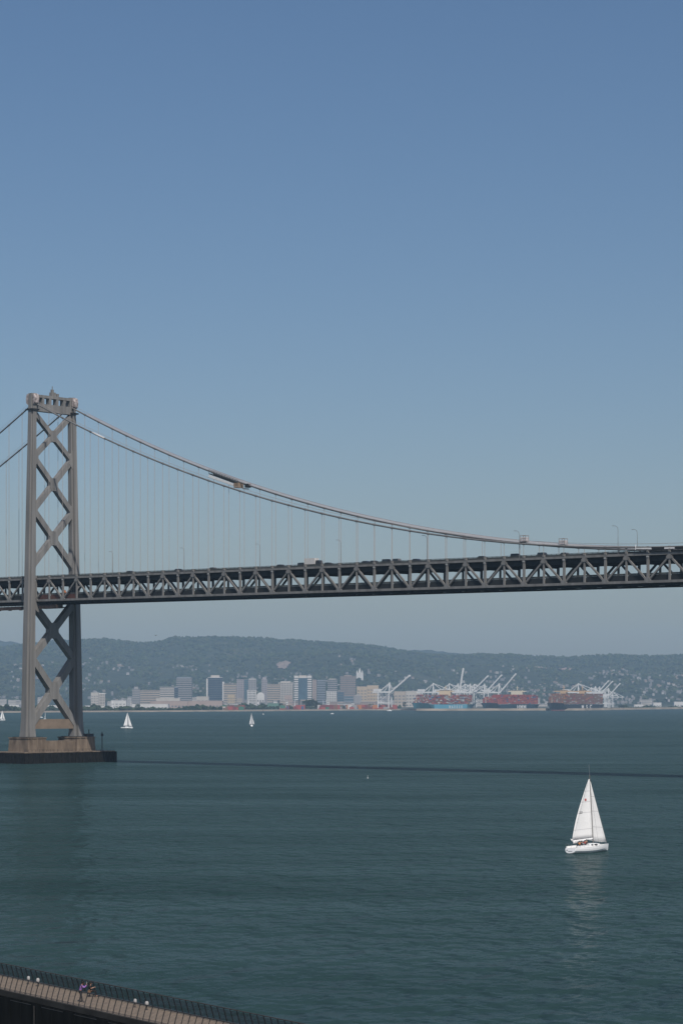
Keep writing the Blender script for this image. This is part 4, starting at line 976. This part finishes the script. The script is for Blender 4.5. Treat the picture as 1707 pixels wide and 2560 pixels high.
q = MB(); q.loft([[Vector((x,e*(1.25),z)) for x,z in ((-5.2,1.0),(-5.2,1.32),(-1.25,1.4),(-1.25,1.0))] for e in (-1,-0.88)]); q.loft([[Vector((x,e*(1.25),z)) for x,z in ((-5.2,1.0),(-5.2,1.32),(-1.25,1.4),(-1.25,1.0))] for e in (0.88,1)]); q.build('cockpit_coaming', M['gel'], yacht)
tc = Vector((0,0,0.5)); q = MB(); q.loft([[Vector((p.x-0.01,p.y*0.96,tc.z+(p.z-tc.z)*0.96)) for p in rg[0]],[Vector((p.x-0.05,p.y*0.90,tc.z+(p.z-tc.z)*0.90)) for p in rg[0]]]); q.build('transom', M['gel'], yacht)
q = MB(); q.box(-5.75,-5.6,-0.5,0.45,0.40,0.45); q.box(-5.72,-5.58,0.66,0.8,0.55,0.70); q.build('transom_fitting', M['dark'], yacht)
mx_ = 1.2; MT = 14.1
q = MB(); q.tube([(mx_,0,1.4),(mx_-0.03,0,7.5),(mx_-0.12,0,MT)],[0.10,0.095,0.07],8); q.build('mast', mat('mast_grey',(0.16,0.15,0.14),0.5), yacht)
q = MB(); q.tube([(mx_-0.12,0,MT),(mx_-0.16,0,MT+1.9)],0.022,4); q.build('antenna', M['alu'], yacht)
hd_ = Vector((-0.965,0.262,0)); nrm = Vector((0.262,0.965,0)); E_ = 4.5
q = MB(); q.beam(Vector((mx_-0.1,0,2.45)), Vector((mx_,0,2.45))+hd_*(E_+0.35)+Vector((0,0,-0.25)),0.13,0.17); q.build('boom', M['alu'], yacht)
rows = []
def main_pt(t, s):
    z = 2.55 + (13.3-2.55)*t; c_ = E_*((1-t)**0.9)*(1+0.10*math.sin(math.pi*t)) + 0.16
    base = Vector((mx_-0.11*t-0.09,0,z)); camber = 0.30*math.sin(math.pi*s**0.8)*(c_/E_)
    p = base + hd_*(c_*s) + nrm*camber; p.z += -0.25*s*(1-t) + 0.05*s; return p
for i in range(15): rows.append([main_pt(i/14, k/8) for k in range(9)])
q = MB(); sheet(q, rows); ms = q.build('mainsail', M['sail'], yacht, smooth=True, fix=False); sm = ms.modifiers.new('thickness','SOLIDIFY'); sm.thickness = 0.02
for t_ in (0.16,0.44,0.62,0.80):
    q = MB(); q.loft([[main_pt(t_-0.002, k/8)-nrm*0.016 for k in range(9)],[main_pt(t_+0.003, k/8)-nrm*0.016 for k in range(9)]],cap=False,closed=False); q.build('batten_seam', mat('seam_grey',(0.46,0.45,0.45),0.8) if 'seam_grey' not in bpy.data.materials else bpy.data.materials['seam_grey'], ms, fix=False)
# bunched foot of the sail hanging round the boom
rows = []
for i in range(3):
    rows.append([Vector((mx_-0.15,0,2.55))+hd_*(E_*k/12)+nrm*(-0.14+0.06*math.sin(k*1.7))+Vector((0,0,-0.25*k/12-i*(0.12+0.16*(k/12)**1.5+0.05*math.sin(k*1.3)))) for k in range(13)])
q = MB(); sheet(q, rows); q.build('sail_foot', M['sail'], ms, smooth=True, fix=False).modifiers.new('thickness','SOLIDIFY').thickness = 0.03
q = MB(); p0 = Vector((mx_,0,2.2))+hd_*(E_+0.1); q.loft([[p0+hd_*a+nrm*e*0.05+Vector((0,0,z)) for a,z in ((0,0.28),(0.55,0.42),(0.15,-0.12),(-0.2,-0.30))] for e in (-1,1)]); q.build('sail_clew', M['sail'], ms)
# marks on the mainsail
cpt = main_pt(0.655,0.52)-nrm*0.03; ring = []
for k in range(16): r_ = 0.33 if k % 2 == 0 else 0.14; a = math.pi*2*k/16; ring.append((r_*math.cos(a), r_*math.sin(a)))
q = MB(); q.loft([[cpt+hd_*a+Vector((0,0,b))-nrm*e for a,b in ring] for e in (0,0.01)]); q.build('sail_emblem', M['red'], ms)['label'] = 'small red star burst on the mainsail'
for i,ch in enumerate('23'):
    cu = bpy.data.curves.new('sail_number','FONT'); cu.body = ch; cu.size = 0.62; cu.extrude = 0.006; cu.align_x = 'CENTER'; cu.offset = 0.012
    o = text_mesh('sail_number', cu, M['black'], ms); pz = main_pt(0.43,0.80-0.14*i)-nrm*0.035
    o.matrix_local = Matrix(((-hd_.x,0,-nrm.x,pz.x),(-hd_.y,0,-nrm.y,pz.y),(0,1,0,pz.z),(0,0,0,1)))
# jib
rows = []; tk = Vector((5.25,0,1.55)); hdj = Vector((mx_+0.08,0,13.0)); cl = Vector((0.75,0.75,2.2))
for i in range(11):
    t = i/10; a = tk.lerp(hdj,t); b = cl.lerp(hdj,t); rows.append([a.lerp(b,k/6)+Vector((0,0.38*math.sin(math.pi*k/6)*(1-t),-0.10*math.sin(math.pi*k/6)*(1-t))) for k in range(7)])
q = MB(); sheet(q, rows); jb = q.build('jib', M['sail'], yacht, smooth=True, fix=False); jb.modifiers.new('thickness','SOLIDIFY').thickness = 0.02
for t in (0.24,0.5,0.74):
    a = tk.lerp(hdj,t); b = cl.lerp(hdj,t); a2 = tk.lerp(hdj,t+0.005); b2 = cl.lerp(hdj,t+0.005)
    f_ = lambda u,v,tt: [u.lerp(v,k/6)+Vector((0,0.38*math.sin(math.pi*k/6)*(1-tt)-0.016,-0.10*math.sin(math.pi*k/6)*(1-tt))) for k in range(7)]
    q = MB(); q.loft([f_(a,b,t),f_(a2,b2,t)],cap=False,closed=False); q.build('seam', bpy.data.materials['seam_grey'], jb, fix=False)
for nm, a, b in (('forestay',(5.35,0,1.2),(mx_,0,13.2)),('backstay',(-5.4,0,1.0),(mx_-0.1,0,MT-0.1)),('shroud',(0.9,-1.55,1.05),(mx_-0.05,0,11.5)),('shroud',(0.9,1.55,1.05),(mx_-0.05,0,11.5))): MB().tube([a,b],0.014,4).build(nm, M['dark'], yacht)
q = MB()
for e in (-1,1):
    pts = []
    for i in range(1,10):
        r = rg[i]; p = r[0] if e < 0 else r[-1]; q.tube([p,p+Vector((0,0,0.6))],0.016,4); pts.append(p+Vector((0,0,0.6)))
    for k in range(len(pts)-1): q.tube([pts[k],pts[k+1]],0.010,4)
q.build('lifeline', M['alu'], yacht)
q = MB()
for e in (-1,1): q.tube([(-5.35,e*1.2,1.0),(-5.35,e*1.2,1.75),(-5.35,e*0.3,1.75)],0.022,5); q.tube([(5.3,0,1.25),(5.2,0,1.85),(4.2,e*0.6,1.75),(4.2,e*0.6,1.2)],0.02,5)
q.build('pulpit', M['alu'], yacht)
q = MB(); wr = [Vector((-3.6,0.45*math.cos(2*math.pi*k/14),1.75+0.45*math.sin(2*math.pi*k/14))) for k in range(15)]; q.tube(wr,0.02,5); q.tube([(-3.6,0,1.0),(-3.6,0,1.75)],0.07,6); q.build('steering_wheel', M['dark'], yacht)

# people ----------------------------------------------------------
def skin_mesh(name, verts, edges, radii, m, parent, sub=1):
    me = bpy.data.meshes.new(name); me.from_pydata([tuple(v) for v in verts], edges, [])
    me.materials.append(m); o = link(name, me, parent)
    o.modifiers.new('skin','SKIN')
    if not me.skin_vertices: me.attributes.new('skin','FLOAT','POINT')
    sv = me.skin_vertices[0].data
    for i, r in enumerate(radii): sv[i].radius = (r,r) if not isinstance(r,tuple) else r; sv[i].use_root = (i == 0)
    s = o.modifiers.new('smooth','SUBSURF'); s.levels = sub; s.render_levels = sub
    return o
def person(loc, rz, J, top, legs, hair, label, group=None, skin=None, long_hair=False, short_sleeve=False):
    """J: joints in metres, x is forward, y left, z up"""
    t = empty('person', loc, rz); tag(t, label, 'person', group); sk = skin or M['skin']
    V = lambda k: Vector(J[k])
    names = ['pelvis','waist','chest','neck','head','crown','shl','ell','wrl','hal','shr','elr','wrr','har','hil','knl','anl','tol','hir','knr','anr','tor']
    rad = dict(pelvis=.105,waist=.095,chest=.115,neck=.05,head=.085,crown=.07,shl=.06,ell=.042,wrl=.03,hal=.032,shr=.06,elr=.042,wrr=.03,har=.032,hil=.08,knl=.055,anl=.038,tol=.03,hir=.08,knr=.055,anr=.038,tor=.03)
    ed = [('pelvis','waist'),('waist','chest'),('chest','neck'),('neck','head'),('head','crown'),('chest','shl'),('shl','ell'),('ell','wrl'),('wrl','hal'),('chest','shr'),('shr','elr'),('elr','wrr'),('wrr','har'),('pelvis','hil'),('hil','knl'),('knl','anl'),('anl','tol'),('pelvis','hir'),('hir','knr'),('knr','anr'),('anr','tor')]
    ix = {k:i for i,k in enumerate(names)}
    skin_mesh('body', [V(k) for k in names], [(ix[a],ix[b]) for a,b in ed], [rad[k] for k in names], sk, t)
    def cloth(nm, keys, ends, grow, m):
        kk = [k for k in names if k in keys]; i2 = {k:i for i,k in enumerate(kk)}
        return skin_mesh(nm, [V(k) for k in kk], [(i2[a],i2[b]) for a,b in ed if a in i2 and b in i2], [rad[k]+grow for k in kk], m, t)
    tk = ['pelvis','waist','chest','shl','ell','shr','elr'] + ([] if short_sleeve else ['wrl','wrr'])
    cloth('top', tk, None, 0.022, top); cloth('trousers', ['pelvis','hil','knl','anl','hir','knr','anr'], None, 0.018, legs)
    for s in 'lr': MB().tube([V('an'+s)+Vector((-0.06,0,-0.035)), V('to'+s)+Vector((0.03,0,0))],[0.05,0.04],7).build('shoe', M['dark'], t)
    hd = V('head'); up = (V('crown')-hd).normalized(); fw = Vector((1,0,0)); 
    q = MB(); q.ball(hd+up*0.055+Vector((-0.03,0,0)),0.115,(1,0.92,1.02))
    if long_hair: q.ball(hd+Vector((-0.09,0,-0.12)),0.12,(0.8,1.05,2.2))
    q.build('hair', hair, t, smooth=True)
    q = MB(); q.ball(hd+Vector((0.095,0,0.0)),0.022,(1,0.7,1.2),6,4); q.build('nose', sk, t)
    for e in (-1,1): MB().ball(hd+Vector((0.082,e*0.035,0.035)),0.012,(1,1,1),6,4).build('eye', M['black'], t)
    for s in 'lr':
        w_, h_ = V('wr'+s), V('ha'+s); d_ = (h_-w_).normalized(); sd = d_.cross(Vector((0,0,1))); sd = sd.normalized() if sd.length > 0.1 else Vector((0,1,0)); q = MB()
        for k,l_ in ((-1.5,.065),(-0.5,.08),(0.5,.078),(1.5,.06)): b0 = h_+sd*(k*0.016); q.tube([b0,b0+d_*l_*0.6,b0+d_*l_+Vector((0,0,-0.02))],[.009,.008,.006],5)
        q.tube([w_+d_*0.03+sd*0.03,w_+d_*0.07+sd*0.06],[.011,.008],5); q.build('finger', sk, t)
    return t
STAND = dict(pelvis=(-0.04,0,.86),waist=(-0.03,0,1.02),chest=(0.05,0,1.24),neck=(0.12,0,1.40),head=(0.17,0,1.49),crown=(0.18,0,1.56),shl=(0.06,.17,1.30),ell=(0.25,.19,1.12),wrl=(0.44,.12,1.28),hal=(0.45,.11,1.37),shr=(0.06,-.17,1.30),elr=(0.27,-.17,1.14),wrr=(0.44,-.07,1.33),har=(0.45,-.06,1.42),hil=(-0.04,.09,.82),knl=(-0.02,.12,.47),anl=(-0.12,.14,.08),tol=(0.03,.14,.04),hir=(-0.03,-.09,.82),knr=(0.06,-.11,.47),anr=(0.12,-.12,.08),tor=(0.27,-.12,.04))
SIT = dict(pelvis=(0,0,.50),waist=(-0.02,0,.64),chest=(0.0,0,.86),neck=(0.03,0,1.0),head=(0.07,0,1.08),crown=(0.07,0,1.15),shl=(0.01,.17,.91),ell=(0.12,.2,.70),wrl=(0.32,.12,.74),hal=(0.40,.09,.78),shr=(0.01,-.17,.91),elr=(0.13,-.2,.70),wrr=(0.32,-.12,.76),har=(0.40,-.08,.80),hil=(0.03,.09,.49),knl=(0.43,.11,.50),anl=(0.50,.12,.09),tol=(0.66,.12,.05),hir=(0.03,-.09,.49),knr=(0.43,-.11,.50),anr=(0.52,-.12,.09),tor=(0.68,-.12,.05))

# crew of the yacht, sitting in and around the cockpit
yM = Matrix.Translation(yacht.location) @ yacht.rotation_euler.to_matrix().to_4x4()
def crew(x, y, z, rz, top, label, legs=None, skin=None):
    p = yM @ Vector((x,y,z)); t = person(p, Y_ANG+rz, SIT, top, legs or M['denim'], M['hair'], label, 'crew of the yacht', skin); return t
crew(-4.3,-1.1,1.0,R(70),M['orange'],'person in an orange jacket sitting at the stern of the yacht')
crew(-3.5,-1.0,1.0,R(90),M['denim'],'person in dark clothes sitting just ahead of the orange jacket',M['dark'])
crew(-2.4,-0.9,1.05,R(100),M['red'],'person in a dark red top sitting in the yacht cockpit')
crew(-1.7,-0.7,1.15,R(60),M['tan'],'person in a brown top sitting nearest the yacht cabin')

def far_boat(px, py, Ln, rz, mast_h, label, main=(0.42,1), jib=(0.38,1), colr=None, dark=False):
    D = Dw(py); t = empty('sailboat', P(px,D), R(rz)); tag(t, label, 'sailboat', 'sailboats far out on the bay')
    sm_ = M['sail'] if not dark else M['dark']
    MB().loft(hull_rings(Ln,Ln*0.3,Ln*0.11)).build('hull', M['gel'] if not dark else M['gel'], t)
    q = MB(); q.loft([cabin_ring(-Ln*.12,Ln*.09,Ln*.1,Ln*.155),cabin_ring(Ln*.18,Ln*.06,Ln*.1,Ln*.14)]); q.build('cabin', M['gel'], t)
    mxx = Ln*0.08; MB().tube([(mxx,0,Ln*.1),(mxx,0,mast_h)],0.11,6).build('mast', M['alu'], t)
    MB().beam((mxx,0,Ln*.19),(mxx-Ln*main[0]*0.98,main[1]*0.8,Ln*.17),0.16,0.2).build('boom', M['alu'], t)
    if main[0]:
        rows = [[Vector((mxx-0.12-Ln*main[0]*(1-i/8)**0.9*k/5, main[1]*(1-i/8)*(k/5)+0.25*math.sin(math.pi*k/5)*(1-i/8)*(1 if main[1]>0 else -1), Ln*.2+(mast_h-Ln*.2)*i/8)) for k in range(6)] for i in range(9)]
        q = MB(); sheet(q, rows); q.build('mainsail', sm_, t, smooth=True, fix=False).modifiers.new('thickness','SOLIDIFY').thickness = 0.03
    if jib:
        a = Vector((Ln*.47,0,Ln*.14)); h_ = Vector((mxx+0.15,0,mast_h*0.92)); c_ = Vector((mxx+Ln*(0.42-jib[0]),jib[1],Ln*.2)); rows = [[a.lerp(h_,i/8).lerp(c_.lerp(h_,i/8),k/5)+Vector((0,0.2*math.sin(math.pi*k/5)*(1-i/8),0)) for k in range(6)] for i in range(9)]
        q = MB(); sheet(q, rows); q.build('jib', sm_, t, smooth=True, fix=False).modifiers.new('thickness','SOLIDIFY').thickness = 0.03
    return t
far_boat(317.5,1821,11.0,6,15.2,'white sailboat with main and jib to the right of the bridge pier',(0.36,0.4),(0.33,0.3))
far_boat(629,1816,9.5,96,14.0,'white sailboat seen from astern with its sails spread in a vee',(0.42,2.6),(0.30,-3.2))
far_boat(6,1801,8.5,20,13.0,'white sailboat at the left edge beside the tower leg',(0.40,0.5),(0.3,0.3))
far_boat(114,1798,7.0,75,10.5,'tiny white sailboat seen between the tower legs',(0.25,0.4),None)
far_boat(658,1786,8.0,100,13.5,'small sailboat with dark sails near the far shore',(0.38,0.9),(0.3,0.4),dark=True)
far_boat(1071.5,1776.2,9.0,60,9.5,'tiny white sailboat in front of the light blue ship',(0.42,0.8),(0.35,0.5))
def motorboat(px, py, Ln, rz, label):
    D = Dw(py); t = empty('motorboat', P(px,D), R(rz)); tag(t, label, 'motorboat', 'small motorboats near the far shore')
    MB().loft(hull_rings(Ln,Ln*0.32,Ln*0.16)).build('hull', M['gel'], t)
    q = MB(); q.loft([cabin_ring(-Ln*.15,Ln*.12,Ln*.14,Ln*.33),cabin_ring(Ln*.12,Ln*.11,Ln*.14,Ln*.31),cabin_ring(Ln*.24,Ln*.09,Ln*.14,Ln*.17)]); q.build('cabin', M['gel'], t)
    MB().box(-Ln*.1,Ln*.08,-Ln*.112,-Ln*.106,Ln*.22,Ln*.29).build('window', M['black'], t)
motorboat(102,1794.5,7,10,'low white motorboat seen between the tower legs')
motorboat(830,1785,6,5,'small white motorboat below downtown'); motorboat(973,1777.8,11,-8,'white motorboat in front of the lone white crane')
D = Dw(1946); q = MB(); q.ball((0,0,0.12),0.2,(1,1,1),12,8); q.tube([(0,0,0.6),(0,0,0.95)],[0.1,0.06],6); o = q.build('buoy', M['white'], None, smooth=True, loc=P(919,D)); tag(o, 'small white mooring buoy alone on the open water', 'buoy')
# a gull in the sky over the hills
q = MB(); q.loft([[Vector((-0.5,0,0)),Vector((-0.5,0.05,0.02)),Vector((-0.5,0,0.04))],[Vector((0,-0.12,-0.06)),Vector((0,0.12,-0.06)),Vector((0,0,0.1))],[Vector((0.45,-0.02,0)),Vector((0.45,0.02,0)),Vector((0.45,0,0.05))]])
for e in (-1,1): q.loft([[Vector((0.15,e*0.05,0.05)),Vector((-0.18,e*0.05,0.05)),Vector((-0.02,e*0.05,0.09))],[Vector((0.12,e*0.6,0.3)),Vector((-0.15,e*0.6,0.3)),Vector((0,e*0.6,0.33))],[Vector((-0.1,e*1.15,0.16)),Vector((-0.2,e*1.15,0.16)),Vector((-0.15,e*1.15,0.18))]])
o = q.build('seabird', M['dark'], None, loc=P(390,520,py=1589)); o.rotation_euler.z = 0.6; o.scale = (0.45,0.45,0.45); tag(o, 'dark seabird in flight above the hills right of the tower', 'bird')

# ------------------------------------------------------------------ promenade pier
PZ = 4.3; PA = math.atan2(-0.835,0.55)+R(1.2); PW = 4.55
N0 = Vector((-27.9,196.1,0))
prom = empty('promenade_pier', N0, PA); tag(prom, 'dark promenade pier with tan paving and leaning wire railings, bottom left', 'pier')
M['paving'] = mat('tan_paving', (0.26,0.205,0.155), 0.9, c2=(0.19,0.15,0.115), scale=1.3, bump=0.1)
M['railp'] = mat('weathered_rail', (0.045,0.043,0.042), 0.6, var=0.2, scale=2)
M['chairw'] = mat('brushed_pale_metal', (0.35,0.34,0.33), 0.5, var=0.12, scale=3)
M['kerb'] = mat('kerb_grey', (0.24,0.225,0.20), 0.9, var=0.15, scale=1)
M['fascia'] = mat('black_timber', (0.012,0.0125,0.012), 0.95, var=0.5, scale=0.8, stretch=(1,1,0.3), spec=0.05)
X0, X1 = -10.0, 62.0
slab = MB().box(0.015,1.785,0.02,PW-0.02,PZ-0.12,PZ).mesh('paving_slab'); slab.materials.append(M['paving'])
MB().box(X0,X1,-0.1,PW+0.1,PZ-0.55,PZ-0.125).build('deck_beam', M['fascia'], prom)
nb = int((X1-X0)/1.8)
fb1 = MB().box(0.02,1.78,-0.35,-0.1,-1.5,PZ-0.45).mesh('fascia_board'); fb1.materials.append(M['fascia'])
for k in range(nb): link('paving_slab', slab, prom, (X0+1.8*k,0,0)); link('fascia_board', fb1, prom, (X0+1.8*k,0.012*(k%3),0))
MB().box(X0,X1,-0.30,-0.02,PZ-0.40,PZ+0.06).build('edge_beam', mat('edge_timber',(0.03,0.028,0.025),0.9,var=0.4,scale=1.2,stretch=(0.4,1,1)), prom)
MB().box(X0,X1,-0.34,-0.301,PZ-0.62,PZ-0.56).build('pipe', M['railp'], prom)
MB().box(X0,X1,PW-0.26,PW-0.02,PZ,PZ+0.12).build('kerb', M['kerb'], prom)
MB().tube([(6.9,-0.42,-1),(6.9,-0.42,PZ-0.6)],0.04,6).build('drain_pipe', M['railp'], prom)
for side, y0, dr in (('near',0.05,1),('far',PW+0.02,-1)):
    rl = empty('railing', (0,0,0), 0, prom)
    prof = [(0,-0.2),(0.02,0.12),(0.16,0.6),(0.32,1.10)]
    for j, wd_ in enumerate((0.045,0.026)):
        q = MB()
        for a in range(len(prof)-1): q.beam((0,y0+dr*prof[a][0],PZ+prof[a][1]),(0,y0+dr*prof[a+1][0],PZ+prof[a+1][1]),wd_,0.07,(0,1,0))
        me = q.mesh('rail_post'); me.materials.append(M['railp'])
        for k in range(int((X1-X0)/1.8)): link('rail_post', me, rl, (X0+1.8*k+0.9*j,0,0))
    MB().tube([(X0,y0+dr*0.32,PZ+1.12),(X1,y0+dr*0.32,PZ+1.12)],0.045,8).build('handrail', M['railp'], rl)
    for i in range(11):
        zz = 0.10+i*0.088; yy = float(np.interp(zz,[b for _,b in prof],[a for a,_ in prof]))
        MB().tube([(X0,y0+dr*(yy+0.03),PZ+zz),(X1,y0+dr*(yy+0.03),PZ+zz)],0.009 if side=='near' else 0.022,4).build('rail_wire', M['railp'], rl)
pM = Matrix.Translation(N0) @ Matrix.Rotation(PA,4,'Z')
chair0 = None
def swivel_chair(x, y, rz, label):
    global chair0
    p = pM @ Vector((x,y,PZ))
    if chair0 is None:
        chair0 = t = empty('swivel_chair', p, rz); t.scale = (0.62,0.62,0.72)
        q = MB(); q.tube([(0,0,0),(0,0,0.02)],0.2,12); q.tube([(0,0,0.02),(0,0,0.42)],0.05,8); q.build('pedestal', M['dark'], t)
        q = MB(); rows = []
        for i in range(9):
            ph = math.pi*(0.06+0.88*i/8)
            rows.append([Vector((-0.19*math.sin(th)*math.sin(ph)**0.7+0.05, 0.215*math.cos(th)*math.sin(ph)**0.7, 0.66-0.24*math.cos(ph))) for th in [math.pi*k/8 for k in range(9)]])
        sheet(q, rows); q.build('back_shell', M['chairw'], t, smooth=True, fix=False).modifiers.new('thickness','SOLIDIFY').thickness = 0.03
        q = MB(); q.ball((0.02,0,0.45),0.21,(1.05,1,0.2),12,6); q.build('seat', M['chairw'], t, smooth=True)
    else: t = copy_tree(chair0); t.location = p; t.rotation_euler = (0,0,rz)
    return tag(t, label, 'chair', 'white swivel chairs on the pier')
swivel_chair(-1.9,3.6,R(65),'leftmost white swivel chair of the left pair on the pier')
swivel_chair(-0.2,3.6,R(100),'right white swivel chair of the left pair on the pier')
swivel_chair(16.3,3.4,R(55),'left white swivel chair of the pair right of the two people')
swivel_chair(18.1,3.4,R(95),'rightmost white swivel chair on the pier')
swivel_chair(8.5,3.7,R(-10),'white swivel chair with the dark haired person sitting in it')
p1 = person(pM @ Vector((11.1,1.5,PZ)), R(0), STAND, M['purple'], M['denim'], M['hair'], 'person in a purple top standing with hands raised, holding a phone', None, M['skinb'])
p2 = person((pM @ Vector((8.5,3.7,PZ-0.02))) + Vector((0.02,0,0)), R(-10), SIT, M['black'], M['black'], M['hair'], 'person with long dark hair in black sitting on a pier chair', None, M['skin'], long_hair=True, short_sleeve=True)
wp1 = p1.location
q = MB(); q.box(-0.006,0.006,-0.045,0.045,0,0.16); o = q.build('phone', M['white'], None, loc=wp1+Vector((0.475,-0.0,1.42))); tag(o, 'pale phone held up by the person in the purple top', 'phone')
wp2 = p2.location
q = MB(); q.loft([[Vector((x*s,y*s,z)) for x,y in ((-0.16,-0.09),(0.16,-0.09),(0.16,0.09),(-0.16,0.09))] for s,z in ((0.9,0),(1,0.12),(0.85,0.28))]); q.tube([(-0.12,0,0.27),(-0.06,0,0.42),(0.06,0,0.42),(0.12,0,0.27)],0.012,5)
o = q.build('shoulder_bag', M['tan'], None, loc=wp2+Vector((-0.02,-0.34,0.36))); o.scale = (0.75,0.75,0.75); tag(o, 'brown shoulder bag at the side of the sitting person', 'bag')
